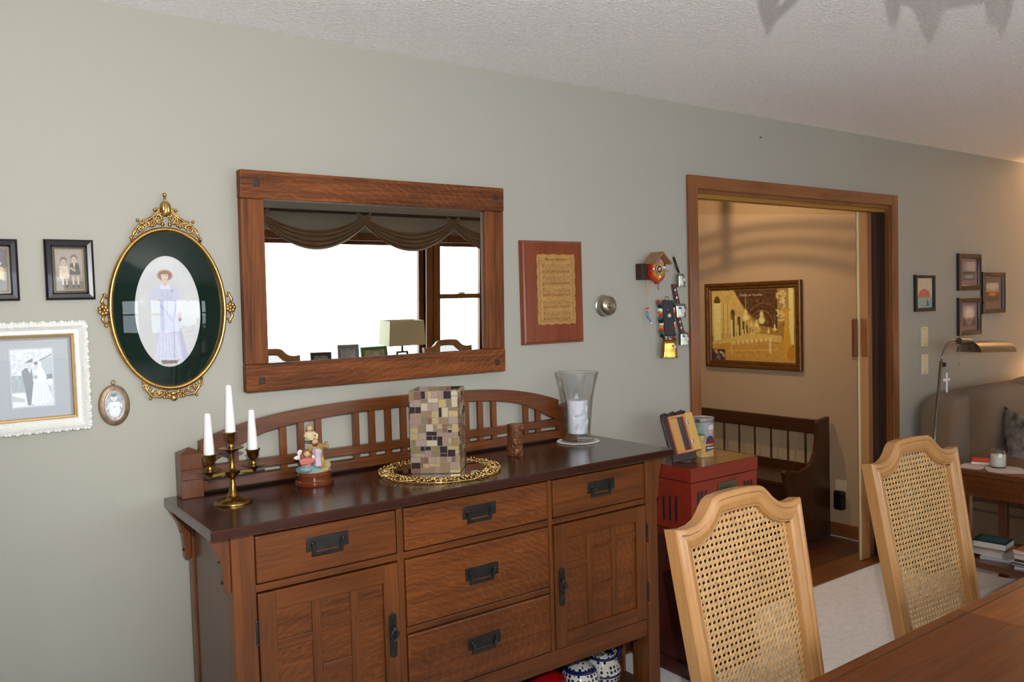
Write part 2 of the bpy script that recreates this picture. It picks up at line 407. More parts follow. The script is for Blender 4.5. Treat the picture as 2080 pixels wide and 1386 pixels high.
# door casing, jambs, header, threshold
b = MB(); cw = .062
struct(MB().box(OX0-cw, OX0, -.018, 0, 0, OZ+cw).build('trim_1', m_trimz, bevel=.004)); struct(MB().box(OX1, OX1+cw, -.018, 0, 0, OZ+cw).build('trim_7', m_trimz, bevel=.004))
struct(MB().box(OX0-.0, OX1+.0, -.018, 0, OZ, OZ+cw).build('trim_2', m_trimx, bevel=.004))
struct(MB().box(OX0, OX0+.012, -.002, .135, 0, OZ).build('trim_3', m_trimz)); struct(MB().box(OX1-.012, OX1, -.002, .135, 0, OZ).build('trim_8', m_trimz))
b = MB(); b.box(OX0+.012, OX1-.012, -.002, .135, OZ-.015, OZ)
struct(b.build('trim_4', m_trimx))
struct(MB().box(OX0, OX1, -.035, .135, -.0, .008).build('trim_5', m_trimx, bevel=.003))
struct(MB().box(OX0-cw, OX0, .13, .148, 0, OZ+cw).build('trim_6', m_trimz, bevel=.003)); struct(MB().box(OX0, OX1, .13, .148, OZ, OZ+cw).build('trim_9', m_trimx, bevel=.003))
# folding accordion door parked at the right jamb
dd = bpy.data.objects.new('door_1', None); COL.objects.link(dd); dd.location = (4.45, .06, .0); dd['kind'] = 'structure'
gold_track = mat('gilt_track', (186, 140, 66), .35, metal=.6)
MB().box(OX0+.012, OX1-.012, .02, .034, OZ-.035, OZ-.015).box(OX0+.012, OX1-.012, .060, .074, OZ-.035, OZ-.015).build('track', gold_track, dd, split=True)
post = wood('birch_post', (196, 142, 88), (168, 114, 66), 'z', .4, .2)
p1 = MB().box(4.335, 4.42, .03, .052, .012, OZ-.04).build('lead_post', post, dd, bevel=.003)
MB().box(4.331, 4.335, .032, .042, .012, OZ-.04).build('magnet_strip', mat('pale_strip', (206, 206, 170), .4), dd)
MB().box(4.42, 4.50, .052, .075, .012, OZ-.04).build('inner_post', wood('birch_post_dark', (164, 110, 70), (136, 86, 52), 'z', .4, .2), dd, bevel=.003)
b = MB(); n = 9; pts = []
for i in range(n): pts.append((4.50+i*.0115, .02 if i % 2 else .105))
for i in range(n-1):
    (xa, ya), (xb, yb) = pts[i], pts[i+1]; b.bar((xa, ya, 1.03), (xb, yb, 1.03), 2.0-.03, .006, (0, 1, 0)) if False else b.add(
        [(xa, ya, .012), (xb, yb, .012), (xb, yb, OZ-.04), (xa, ya, OZ-.04), (xa+.004, ya, .012), (xb+.004, yb, .012), (xb+.004, yb, OZ-.04), (xa+.004, ya, OZ-.04)],
        [(0, 1, 2, 3), (4, 7, 6, 5), (0, 4, 5, 1), (3, 2, 6, 7), (0, 3, 7, 4), (1, 5, 6, 2)])
b.build('pleats', wood('dark_accordion_slats', (74, 46, 34), (48, 30, 24), 'z', .5, .1), dd)
hw = wood('handle_wood', (176, 112, 62), (136, 82, 42), 'z', .35, .3)
MB().box(4.345, 4.372, -.012, .03, 1.19, 1.41).build('handle', hw, dd, bevel=.006)
MB().box(4.30, 4.325, .034, .062, 1.19, 1.41).build('handle', wood('handle_wood_dark', (130, 76, 42), (96, 54, 28), 'z', .35, .3), dd, bevel=.006)
MB().box(4.376, 4.40, .022, .031, 1.26, 1.31).build('latch_plate', m_brass, dd, bevel=.002)

# nail left in the plaster above the opening
n_ = MB().tube([(0, 0, 0), (.0, -.012, .004)], .0022, 6); n_.xf(lambda v: v+Vector((3.42, 0.0, 2.335)))
tag(n_.build('nail', m_wire), 'small dark nail in the wall above the wide doorway', 'nail')

# ------------------------------------------------------------------ sideboard
SX0, SX1, SF, SB = .622, 2.182, -.450, -.022
s = thing('sideboard', 'brown oak mission sideboard with slatted gallery against the beige wall', 'sideboard', (1.40, -.24, 0))
MB().box(.562, 2.232, -.502, -.008, .967, .995).build('top', m_sbtop, s, bevel=.004)
for (x0, x1) in ((SX0, .684), (2.127, SX1)):
    for (y0, y1) in ((SF-.008, SF+.05), (SB-.05, SB)):
        MB().box(x0, x1, y0, y1, 0.0, .967).build('post', m_sbz, s, bevel=.003)
b = MB().box(SX0+.006, SX0+.026, SF+.05, SB-.05, .305, .967).box(SX1-.026, SX1-.006, SF+.05, SB-.05, .305, .967)
b.build('side_panel', m_sbdark, s, split=True)
b = MB().box(.684, 2.127, SB-.03, SB-.015, .305, .967).build('back_panel', m_dark, s)
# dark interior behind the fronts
MB().box(.686, 2.125, SF+.03, SF+.04, .31, .965).build('carcass', m_dark, s)
# rails and stiles of the face
b = MB(); b.box(.684, 2.127, SF, SF+.028, .951, .967); b.box(.684, 2.127, SF, SF+.028, .797, .817); b.box(1.130, 1.672, SF, SF+.028, .569, .588); b.box(.684, 2.127, SF-.002, SF+.028, .304, .366)
b.build('rail', m_sbx, s, bevel=.002, split=True)
b = MB(); b.box(1.107, 1.127, SF-.001, SF+.028, .366, .951); b.box(1.675, 1.691, SF-.001, SF+.028, .366, .951)
b.build('stile', m_sbz, s, bevel=.002, split=True)
def pull(cx, cz, par):
    y = SF-.004
    p = MB().box(cx-.062, cx+.062, y-.004, y, cz-.006, cz+.033)
    for sx in (-1, 1):
        p.sph((cx+sx*.046, y-.006, cz+.016), (.006, .005, .006), 8, 6)
        p.sph((cx+sx*.056, y-.005, cz+.002), (.003, .003, .003), 6, 4)
    pl = p.build('backplate', m_gun, par, smooth=True, bevel=.001)
    L = [(cx-.050, cz+.018), (cx-.036, cz+.018), (cx-.034, cz-.013), (cx+.034, cz-.013), (cx+.036, cz+.018), (cx+.050, cz+.018), (cx+.047, cz-.006), (cx+.047, cz-.036), (cx-.047, cz-.036), (cx-.047, cz-.006)]
    q = MB().prism(L, 0, .004, 'y'); k = Matrix.Rotation(math.radians(20), 4, 'X')
    q.xf(lambda v: Vector((0, y-.012, cz+.018))+(k @ Vector((v.x, v.y-.003, v.z-cz-.018))))
    q.build('bail', m_gun, pl, bevel=.0012)
for (x0, x1, z0, z1, m, cx) in ((.688, 1.103, .821, .948, m_sbx, .889), (1.131, 1.671, .821, .948, m_sbfig, 1.397), (1.695, 2.123, .821, .948, m_sbx, 1.910),
                        (1.131, 1.671, .592, .793, m_sbfig, 1.400), (1.131, 1.671, .370, .565, m_sbfig, 1.400)):
    d = MB().box(x0, x1, SF-.004, SF+.02, z0, z1).build('drawer', m, s, bevel=.004)
    zc = {(.821): .885, (.592): .690, (.370): .468}[z0]
    pull(cx, zc, d)
def cdoor(x0, x1, mirror):
    z0, z1 = .370, .793; W = x1-x0; fl = (lambda u: x1-u*W) if mirror else (lambda u: x0+u*W)
    d = MB().box(x0, x1, SF+.006, SF+.018, z0, z1).build('door', m_sbfig, s)
    st = MB(); sw = .048
    st.box(x0, x0+sw, SF-.006, SF+.02, z0, z1); st.box(x1-sw, x1, SF-.006, SF+.02, z0, z1)
    a, c = (x0+.150, x0+.176); e, f = (x0+.265, x0+.289)
    if mirror: pass
    st.box(a, c, SF+.0005, SF+.01, z0+.05, z1-.052); st.box(e, f, SF+.0005, SF+.01, z0+.05, z1-.052)
    st.build('door_stile', m_sbz, d, bevel=.0018, split=True)
    r = MB(); r.box(x0+sw, x1-sw, SF-.006, SF+.02, z1-.052, z1); r.box(x0+sw, x1-sw, SF-.006, SF+.02, z0, z0+.05)
    for (p, q, zz) in ((x0+sw, a, .628), (c, e, .658), (c, e, .528), (f, x1-sw, .678)): r.box(p, q, SF+.0, SF+.01, zz, zz+.026)
    r.build('door_rail', m_sbx, d, bevel=.0018, split=True)
    hx = x1+.006 if mirror else x0-.006
    for hz in (.69, .47):
        h = MB().tube([(hx, SF-.006, hz-.028), (hx, SF-.006, hz+.028)], .0045, 8); h.sph((hx, SF-.006, hz+.031), .0052, 8, 6).sph((hx, SF-.006, hz-.031), .0052, 8, 6)
        h.build('hinge', m_gun, d, smooth=True)
    kx = x0+.026 if mirror else x1-.024; kz = .583
    y = SF-.010
    pts = []
    for i in range(9): pts.append((kx+.0125*math.cos(PI*i/8), kz+.052+.0125*math.sin(PI*i/8)))
    for i in range(9): pts.append((kx-.0115*math.cos(PI*i/8), kz-.056-.012*math.sin(PI*i/8)))
    p = MB().prism(pts, y, y+.004, 'y'); p.sph((kx, y-.001, kz+.055), (.003, .002, .003), 6, 4).sph((kx, y-.001, kz-.058), (.003, .002, .003), 6, 4)
    pl = p.build('escutcheon', m_gun, d, bevel=.001)
    MB().box(kx-.002, kx+.002, y-.0006, y, kz-.036, kz-.024).build('keyhole', m_dark, pl)
    r = MB(); r.sph((kx, y-.008, kz+.022), (.008, .008, .006), 10, 8)
    ring = [(kx-.004, .018), (kx-.013, .006), (kx-.011, -.006), (kx, -.014), (kx+.011, -.006), (kx+.013, .006), (kx+.004, .018)]
    r.tube([(px, y-.010, kz+pz) for px, pz in ring], .0032, 8, closed=True)
    r.build('ring_pull', m_gun, pl, smooth=True)
cdoor(.688, 1.104, False); cdoor(1.694, 2.124, True)
# corbels under the overhanging top
def corbel(xf, y0, y1):
    p = [(.0, .966), (-.052, .966), (-.050, .952), (-.034, .925), (-.022, .885), (-.018, .84), (-.017, .812), (0, .812)]
    q = MB().prism([(xf[0]+xf[1]*u, z) for u, z in p], y0, y1, 'y'); q.build('corbel', m_sbz, s, bevel=.002)
    r = MB()
    for (u, z) in ((-.024, .895), (-.019, .838)): r.sph((xf[0]+xf[1]*u, (y0+y1)/2, z), (.0035, .0045, .0045), 8, 6)
    r.build('peg', m_dark, s, smooth=True, split=True)
corbel((SX0, 1), SF, SF+.034); corbel((SX1, -1), SF, SF+.034); corbel((SX0, 1), SB-.04, SB-.006); corbel((SX1, -1), SB-.04, SB-.006)
# gallery
gy0, gy1 = -.044, -.022
for (x0, x1) in ((.598, .662), (2.062, 2.126)):
    b = MB().box(x0, x1, -.078, -.014, .995, 1.128)
    b.add([(x0, -.078, 1.128), (x1, -.078, 1.128), (x1, -.014, 1.128), (x0, -.014, 1.128), ((x0+x1)/2, -.046, 1.145)], [(0, 1, 4), (1, 2, 4), (2, 3, 4), (3, 0, 4), (3, 2, 1, 0)])
    b.build('gallery_post', m_sbz, s, bevel=.002)
def arch(x):
    t = abs(x-1.362)/.70
    zt = 1.236-.040*t*t-.050*max(0, t-.50)**2*2.2-.012*t**6
    return zt
N = 36; up_, lo_ = [], []
for i in range(N+1):
    x = .662+(2.062-.662)*i/N; zt = arch(x); t = abs(x-1.362)/.70
    up_.append((x, zt)); th = .040+.022*t**3
    lo_.append((x, max(zt-th-.028*max(0, t-.72)/.28, 1.075)))
MB().prism(up_+lo_[::-1], gy0, gy1, 'y').build('gallery_arch', m_sbx, s, bevel=.002)
MB().box(.610, 2.118, -.094, -.070, 1.040, 1.066).build('gallery_rail', m_sbx, s, bevel=.003) if False else None
MB().box(.662, 2.062, gy0-.004, gy1+.002, 1.052, 1.080).build('gallery_rail', m_sbx, s, bevel=.003)
MB().box(.662, 2.062, gy0-.004, gy1+.002, 1.003, 1.036).build('gallery_rail', m_sbx, s, bevel=.003)
for x in (.770, .925, .985, 1.045, 1.180, 1.24, 1.302, 1.362, 1.422, 1.482, 1.542, 1.625, 1.687, 1.748, 1.900, 1.960):
    MB().box(x-.011, x+.011, gy0+.004, gy1-.004, 1.080, arch(x)-.034).build('gallery_slat', m_sbz, s)
    MB().box(x-.011, x+.011, gy0+.004, gy1-.004, 1.036, 1.052).build('gallery_slat', m_sbz, s)
MB().box(.598, .70, -.092, -.078, 1.052, 1.082).build('gallery_tenon', m_sbx, s, bevel=.002)
# lower shelf and side slats
MB().box(SX0+.01, SX1-.01, SF+.02, SB-.01, .075, .098).build('lower_shelf', m_sbdark, s, bevel=.002)
for sx in (SX0+.016, SX1-.016):
    for k in range(4):
        yc = SF+.10+k*.083
        MB().box(sx-.006, sx+.006, yc-.014, yc+.014, .098, .305).build('side_slat', m_sbz, s)

# ------------------------------------------------------------------ things on the sideboard
T = .9952
c = thing('candelabra', 'three-armed aged brass candelabrum at the left end of the sideboard', 'candle holder', (.704, -.223, T))
x0, y0 = .704, -.223
b = MB().lathe([(0, 0), (.053, 0), (.054, .004), (.050, .008), (.034, .016), (.026, .018), (.018, .021), (.016, .026), (.011, .034), (.007, .060), (.006, .072), (0, .072)], (x0, y0, T), 40, cap=False)
b.build('base', m_brass, c, smooth=True, angle=60)
b = MB().lathe([(0, .066), (.006, .068), (.010, .076), (.022, .088), (.024, .094), (.010, .098), (.0075, .104), (.0075, .142), (.009, .146), (.016, .152), (.034, .158), (.035, .160), (.0, .160)], (x0, y0, T), 32, cap=False)
b.build('stem', m_brass, c, smooth=True, angle=60)
def cup(cx, cz, nm='socket'):
    MB().lathe([(0, 0), (.008, 0), (.009, .006), (.006, .012), (.010, .018), (.015, .024), (.018, .040), (.021, .043), (.021, .046), (.016, .046), (.015, .030), (0, .030)], (cx, y0, cz), 28, cap=False).build(nm, m_brass, c, smooth=True, angle=50)
cup(x0, T+.160)
for sx in (-1, 1):
    ax = x0+sx*.062
    b = MB(); b.bar((x0+sx*.01, y0, T+.090), (ax+sx*.006, y0, T+.082+.003), .012, .010)
    b.build('arm', m_brass, c, bevel=.002)
    MB().lathe([(0, .080), (.007, .080), (.008, .088), (.016, .096), (.033, .101), (.034, .103), (0, .103)], (ax, y0, T), 28, cap=False).build('drip_tray', m_brass, c, smooth=True, angle=50)
    cup(ax, T+.103)
def candle(cx, cz, h, lab, lean=0):
    t = thing('candle', lab, 'candle', (cx, y0, cz), group='white candles in the brass candelabrum')
    MB().lathe([(0, 0), (.0145, 0), (.0145, .03), (.0085, h-.004), (.006, h), (0, h)], (cx, y0, cz), 24, cap=False).build('wax', m_white, t, smooth=True, angle=50)
    MB().tube([(cx, y0, cz+h-.001), (cx+.0006, y0, cz+h+.006)], .0008, 5).build('wick', mat('wick', (200, 190, 180), .8), t)
candle(x0, T+.191, .150, 'tallest white taper candle in the middle socket of the brass candelabrum')
candle(x0-.062, T+.134, .132, 'white taper candle in the left socket of the brass candelabrum')
candle(x0+.062, T+.134, .130, 'white taper candle in the right socket, nearest the wooden-based figurine')

# figurine group
fx, fy = .984, -.140
f = thing('figurine', 'painted resin figurine of a robed family on a round wooden base', 'figurine', (fx, fy, T))
MB().lathe([(0, 0), (.058, 0), (.060, .004), (.060, .012), (.054, .016), (.054, .030), (.055, .034), (.050, .040), (.046, .042), (0, .042)], (fx, fy, T), 48, cap=False).build('round_base', mat('glossy_mahogany', (104, 48, 22), .18, coat=.6), f, smooth=True, angle=40)
zb = T+.042
FS = 1.0
b = MB(); b.sph((fx, fy, zb+.004), (.043, .036, .010)); b.sph((fx+.032, fy, zb+.018), (.012, .014, .018)); b.sph((fx+.015, fy-.022, zb+.008), (.014, .012, .010)); b.sph((fx-.034, fy, zb+.012), (.010, .015, .014))
fuse(b.build('rocky_ground', mat('straw_ground', (178, 156, 108), .6, var=.4, vscale=90), f), .002)
b = MB()  # standing man
b.lathe([(0, 0), (.020, 0), (.018, .03), (.015, .06), (.0165, .078), (.012, .088), (.005, .092), (0, .093)], (fx+.010, fy+.004, zb+.006), 16, fn=lambda a, z: 1+.10*math.sin(7*a), cap=False)
b.tube([(fx-.004, fy, zb+.086), (fx-.014, fy-.006, zb+.074), (fx-.010, fy-.012, zb+.098)], [.006, .0055, .004], 8)
b.tube([(fx+.022, fy, zb+.088), (fx+.034, fy-.006, zb+.080), (fx+.030, fy-.008, zb+.098)], [.007, .006, .005], 8)
st = fuse(b.build('standing_man_robe', mat('ochre_robe', (182, 140, 82), .55, var=.4, vscale=70), f), .0015, 1)
fuse(MB().sph((fx+.003, fy-.004, zb+.103), (.0085, .0085, .0105), 12, 10).sph((fx+.003, fy-.012, zb+.102), (.002, .003, .002), 8, 6).build('man_head', mat('doll_skin', (206, 164, 118), .5), f), .0012, 1)
MB().sph((fx+.003, fy, zb+.106), (.0095, .009, .011), 10, 8).sph((fx+.003, fy-.009, zb+.094), (.006, .004, .007), 8, 6).build('man_hair_and_beard', mat('doll_brown_hair', (92, 66, 42), .7), f, smooth='all')
b = MB(); b.lathe([(0, 0), (.011, 0), (.009, .03), (.012, .052), (.007, .060), (0, .060)], (fx+.004, fy-.013, zb+.022), 14, fn=lambda a, z: 1+.14*math.sin(5*a), cap=False)
fuse(b.build('inner_tunic', mat('lilac_tunic', (190, 178, 186), .55), f), .0015, 1)
b = MB()  # child on the shoulders
b.lathe([(0, 0), (.013, 0), (.012, .012), (.010, .026), (.004, .032), (0, .032)], (fx-.006, fy+.006, zb+.110), 14, cap=False)
b.tube([(fx-.014, fy+.004, zb+.136), (fx-.021, fy-.002, zb+.126), (fx-.012, fy-.008, zb+.116)], [.0045, .004, .0035], 8)
b.tube([(fx+.002, fy+.004, zb+.136), (fx+.010, fy-.002, zb+.126), (fx+.006, fy-.008, zb+.112)], [.0045, .004, .0035], 8)
fuse(b.build('child_tunic', mat('cream_tunic', (214, 196, 152), .55, var=.2), f), .0014, 1)
fuse(MB().sph((fx-.006, fy+.004, zb+.149), (.0085, .0085, .0095), 12, 10).sph((fx-.006, fy-.004, zb+.148), .0018, 6, 6).build('child_head', MATS['doll_skin'], f), .0011, 1)
MB().sph((fx-.006, fy+.007, zb+.152), (.0095, .009, .010), 10, 8).build('child_hair', mat('doll_fair_hair', (176, 146, 92), .7), f, smooth='all')
b = MB()  # kneeling woman
b.sph((fx-.022, fy-.012, zb+.016), (.024, .021, .017)); b.sph((fx-.008, fy-.020, zb+.010), (.020, .014, .011)); b.sph((fx-.034, fy-.004, zb+.012), (.014, .016, .013))
fuse(b.build('kneeling_skirt', mat('grey_blue_robe', (122, 150, 150), .55, var=.35, vscale=80), f), .0016, 1)
b = MB().lathe([(0, 0), (.014, 0), (.012, .016), (.0145, .026), (.007, .033), (0, .033)], (fx-.024, fy-.012, zb+.024), 16, cap=False)
b.tube([(fx-.037, fy-.012, zb+.050), (fx-.040, fy-.022, zb+.038), (fx-.024, fy-.030, zb+.040)], [.0055, .005, .004], 8)
b.tube([(fx-.012, fy-.012, zb+.050), (fx-.008, fy-.022, zb+.038), (fx-.020, fy-.030, zb+.041)], [.0055, .005, .004], 8)
fuse(b.build('kneeling_bodice', mat('rose_bodice', (204, 122, 110), .55, var=.25, vscale=80), f), .0015, 1)
fuse(MB().sph((fx-.024, fy-.018, zb+.068), (.0085, .0085, .011), 12, 10).sph((fx-.024, fy-.026, zb+.067), .0018, 6, 6).build('woman_head', MATS['doll_skin'], f), .0011, 1)
MB().sph((fx-.024, fy-.013, zb+.071), (.011, .009, .013), 10, 8).sph((fx-.034, fy-.012, zb+.058), (.005, .006, .013), 8, 6).sph((fx-.014, fy-.012, zb+.058), (.005, .006, .013), 8, 6).build('woman_hair', mat('doll_auburn_hair', (126, 86, 50), .7), f, smooth='all')
b = MB(); b.sph((fx-.040, fy-.004, zb+.056), (.013, .004, .008)); b.sph((fx-.034, fy, zb+.070), (.008, .004, .012)); b.sph((fx-.006, fy-.012, zb+.054), (.010, .004, .007))
fuse(b.build('veil', mat('white_veil', (226, 212, 212), .6), f), .0014, 1)

for ch in f.children:
    if not ch.name.startswith('round_base'): ch.scale = (1.28, 1.28, .92)

# round mirrored plate with beaded gold rim
px, py = 1.378, -.250
p = thing('plate', 'round mirrored glass plate with gold wire beaded rim under the mosaic vase', 'plate', (px, py, T))
MB().lathe([(0, .002), (.150, .002), (.1515, .006), (.149, .0095), (0, .0095)], (px, py, T), 72, cap=False).build('mirror_disc', m_mirror, p, smooth=True, angle=30)
MB().lathe([(.1500, .001), (.1535, .002), (.1535, .009), (.1495, .0098), (.1495, .001)], (px, py, T), 72, cap=False).build('glass_edge', mat('green_glass_edge', (10, 58, 42), .08, coat=.5), p, smooth=True)
b = MB()
for k in range(66):
    a = 2*PI*k/66; ca, sa = math.cos(a), math.sin(a); da = 2*PI/66*.95
    pts = []
    for i in range(12):      # each loop of wire is a little leaning eye
        q = 2*PI*i/12; r = .178+.025*math.cos(q); aa = a+da*math.sin(q)*.8+rnd.uniform(-.004, .004); pts.append((px+r*math.cos(aa), py+r*math.sin(aa), T+.006+.0035*math.sin(q+k)+.001))
    b.tube(pts, .0013, 5, True)
    for r in (.156, .170, .186, .201):
        aa = a+rnd.uniform(-.03, .03); b.sph((px+math.cos(aa)*(r+rnd.uniform(-.003, .003)), py+math.sin(aa)*r, T+.0075+.003*rnd.random()), .0036, 7, 5)
for r in (.1535, .2025): b.tube([(px+r*math.cos(2*PI*i/90), py+r*math.sin(2*PI*i/90), T+.0045) for i in range(90)], .0014, 5, True)
b.build('beaded_rim', mat('bright_gold_wire', (240, 204, 132), .2, metal=1), p, smooth='all')

# mosaic candle holder, a square open box covered in tiles
mt = thing('candle_holder', 'tall square mosaic glass candle holder standing on the round mirrored plate', 'candle holder', (1.374, -.256, T+.0098))
mats = [mat('tile_mauve', (146, 116, 100), .3), mat('tile_bronze', (136, 110, 78), .25), mat('tile_taupe', (150, 128, 112), .3), mat('tile_dark', (54, 38, 36), .2), mat('tile_rust', (118, 80, 62), .28), mat('tile_gold', (244, 214, 150), .22, metal=.75), mat('tile_olive', (122, 106, 78), .25), mat('tile_pale', (176, 162, 136), .3)]
hw_ = .0790; H_ = .268; cm = mat('grey_grout', (136, 130, 128), .7)
b = MB(); q = hw_-.002; ang = math.radians(-40)
for (xa, xb, ya, yb) in ((-q, q, -q, -q+.004), (-q, q, q-.004, q), (-q, -q+.004, -q, q), (q-.004, q, -q, q)): b.box(xa, xb, ya, yb, 0, H_)
b.box(-q, q, -q, q, 0, .004)
b.xf(lambda v: v+mt.location); body = b.build('glass_box', cm, mt)
wts = [5, 5, 6, 5, 4, 6, 3, 3]
def split(x0, x1, z0, z1, out):
    W, Hh = x1-x0, z1-z0
    if max(W, Hh) < .014 or min(W, Hh) < .011 or (W*Hh < .00075 and max(W, Hh) < .044 and rnd.random() < .85): out.append((x0, x1, z0, z1)); return
    if W > Hh*(.6+.9*rnd.random()):
        t = x0+W*rnd.choice((.33, .4, .5, .6, .67)); split(x0, t, z0, z1, out); split(t, x1, z0, z1, out)
    else:
        t = z0+Hh*rnd.choice((.33, .4, .5, .6, .67)); split(x0, x1, z0, t, out); split(x0, x1, t, z1, out)
b = MB()
for side in range(4):
    out = []; split(-hw_, hw_, .001, H_, out); k = Matrix.Rotation(side*PI/2, 4, 'Z')
    for (u0, u1, v0, v1) in out:
        b.cur = rnd.choices(range(8), wts)[0]; st_ = len(b.v)
        b.box(u0+.0011, u1-.0011, -hw_-.001, -hw_+.002, v0+.0011, v1-.0011); b.xf(lambda v: k @ v, st_)
    st_ = len(b.v); out = []; split(-hw_+.008, hw_-.008, H_-.05, H_, out)
    for (u0, u1, v0, v1) in out:
        b.cur = rnd.choices(range(8), wts)[0]; st2 = len(b.v); b.box(u0+.001, u1-.001, hw_-.0065, hw_-.0045, v0, v1-.001); b.xf(lambda v: k @ v, st2)
b.xf(lambda v: v+mt.location); b.build('mosaic_tiles', mats, mt, bevel=0)
mt.rotation_euler.z = ang

# carved tree-bark face
h = thing('carving', 'small carved wood block with a bearded face standing behind the plate', 'carving', (1.733, -.194, T))
hx, hy = 1.733, -.194
b = MB().lathe([(0, 0), (.030, 0), (.030, .02), (.026, .05), (.027, .09), (.029, .113), (0, .113)], (hx, hy, T), 14, fn=lambda a, z: 1+.12*math.sin(3*a+20*z)+.06*math.sin(9*a), cap=False)
fo = (-.45, -.89); P3 = lambda u, d, z: (hx+u*.89+fo[0]*d*0+(-.35)*d, hy-.45*u*0-.94*d, T+z)
b.sph(P3(0, .026, .062), (.022, .012, .030)); b.sph(P3(0, .040, .056), (.0055, .008, .013)); b.sph(P3(0, .036, .074), (.020, .007, .005)); b.sph(P3(-.010, .035, .048), (.007, .006, .005)); b.sph(P3(.010, .035, .048), (.007, .006, .005))
b.sph(P3(0, .034, .034), (.013, .008, .004)); b.sph(P3(0, .030, .020), (.016, .010, .016)); b.sph(P3(-.012, .028, .018), (.006, .008, .018)); b.sph(P3(.012, .028, .020), (.006, .008, .016)); b.sph(P3(.022, .01, .10), (.012, .016, .012))
cw_ = mat('carved_wood', (112, 66, 34), .4, coat=.3, bump=1, bscale=120, var=.5, vscale=50)
fuse(b.build('carved_block', cw_, h), .0016, 1)
MB().lathe([(0, .1125), (.024, .1125), (.024, .1145), (0, .1145)], (hx, hy, T), 14, fn=lambda a, z: 1+.10*math.sin(3*a+2.2), cap=False).build('cut_top', mat('cut_wood', (146, 102, 62), .5, var=.3, vscale=60), h)

# doily, vase, white candle
gx, gy = 2.080, -.135
b = MB(); n = 96
out = [(gx+(.074+.004*math.sin(24*2*PI*i/n/1.0))*math.cos(2*PI*i/n), gy+(.074+.004*math.sin(24*2*PI*i/n))*math.sin(2*PI*i/n)) for i in range(n)]
b.prism(out, T, T+.0022, 'z')
for i in range(36): b.sph((gx+.078*math.cos(2*PI*i/36), gy+.078*math.sin(2*PI*i/36), T+.003), (.0075, .0075, .003), 8, 5)
tag(b.build('doily', mat('crochet_cotton', (226, 218, 208), .9, bump=1, bscale=400), smooth=True), 'white scalloped crochet doily under the crystal vase', 'doily')
Z0 = T+.0065
def crystal(name, edge, refl):
    """clear glass drawn by its reflections and darker rims"""
    m = bpy.data.materials.new(name); m.use_nodes = True; nt = m.node_tree; nt.nodes.clear(); L = nt.links.new
    o = nn(nt, 'ShaderNodeOutputMaterial'); t = nn(nt, 'ShaderNodeBsdfTransparent'); r = nn(nt, 'ShaderNodeBsdfGlossy'); r.inputs['Roughness'].default_value = .02
    lw = nn(nt, 'ShaderNodeLayerWeight'); lw.inputs[0].default_value = .5
    if edge < .5:
        tc = nn(nt, 'ShaderNodeTexCoord'); no = nn(nt, 'ShaderNodeTexVoronoi'); no.feature = 'SMOOTH_F1'; no.inputs['Scale'].default_value = 26; bp = nn(nt, 'ShaderNodeBump'); bp.inputs['Strength'].default_value = .5; bp.inputs['Distance'].default_value = .02
        mp = nn(nt, 'ShaderNodeMapping'); mp.inputs['Scale'].default_value = (1, 1, .45); L(tc.outputs['Object'], mp.inputs[0]); L(mp.outputs[0], no.inputs['Vector']); L(no.outputs['Distance'], bp.inputs['Height']); L(bp.outputs[0], r.inputs['Normal']); L(bp.outputs[0], lw.inputs['Normal'])
    cr = nn(nt, 'ShaderNodeValToRGB'); cr.color_ramp.elements[0].position = .55; cr.color_ramp.elements[0].color = (.97, .98, .98, 1); cr.color_ramp.elements[1].position = 1; cr.color_ramp.elements[1].color = (edge, edge, edge, 1)
    pw = nn(nt, 'ShaderNodeMath', operation='POWER'); pw.inputs[1].default_value = 3; mu = nn(nt, 'ShaderNodeMath', operation='MULTIPLY_ADD'); mu.inputs[1].default_value = .75*refl; mu.inputs[2].default_value = .06*refl
    L(lw.outputs['Facing'], cr.inputs[0]); L(cr.outputs[0], t.inputs[0]); L(lw.outputs['Facing'], pw.inputs[0]); L(pw.outputs[0], mu.inputs[0])
    m2 = nn(nt, 'ShaderNodeMixShader'); L(mu.outputs[0], m2.inputs[0]); L(t.outputs[0], m2.inputs[1]); L(r.outputs[0], m2.inputs[2]); L(m2.outputs[0], o.inputs[0])
    return m
vg = crystal('clear_crystal', .5, 1.0)
def vfn(a, z):
    t = max(0, min(1, (z-.05)/.19)); return 1+.10*math.cos(7*a+9*z)*math.sin(PI*t)
v = thing('vase', 'flared clear crystal vase on a doily at the right end of the sideboard', 'vase', (gx, gy, Z0))
MB().lathe([(0, 0), (.060, 0), (.064, .004), (.063, .014), (.050, .022), (.049, .035), (.052, .07), (.055, .12), (.061, .17), (.072, .215), (.085, .262), (.087, .268), (.085, .270), (.083, .268), (.068, .213), (.056, .168), (.0495, .12), (.0465, .07), (.044, .036), (.040, .030), (0, .028)], (gx, gy, Z0), 64, fn=vfn, cap=False).build('glass_body', vg, v, smooth='all')
pc = thing('pillar_candle', 'white cylinder with raised leaf pattern inside the clear vase', 'candle', (gx, gy, Z0+.0285))
MB().lathe([(0, 0), (.038, 0), (.0395, .004), (.0405, .128), (.038, .131), (0, .131)], (gx, gy, Z0+.0285), 40, cap=False).build('frosted_sleeve', mat('white_frosted_sleeve', (236, 234, 240), .5), pc, smooth=True, angle=50)
b = MB()
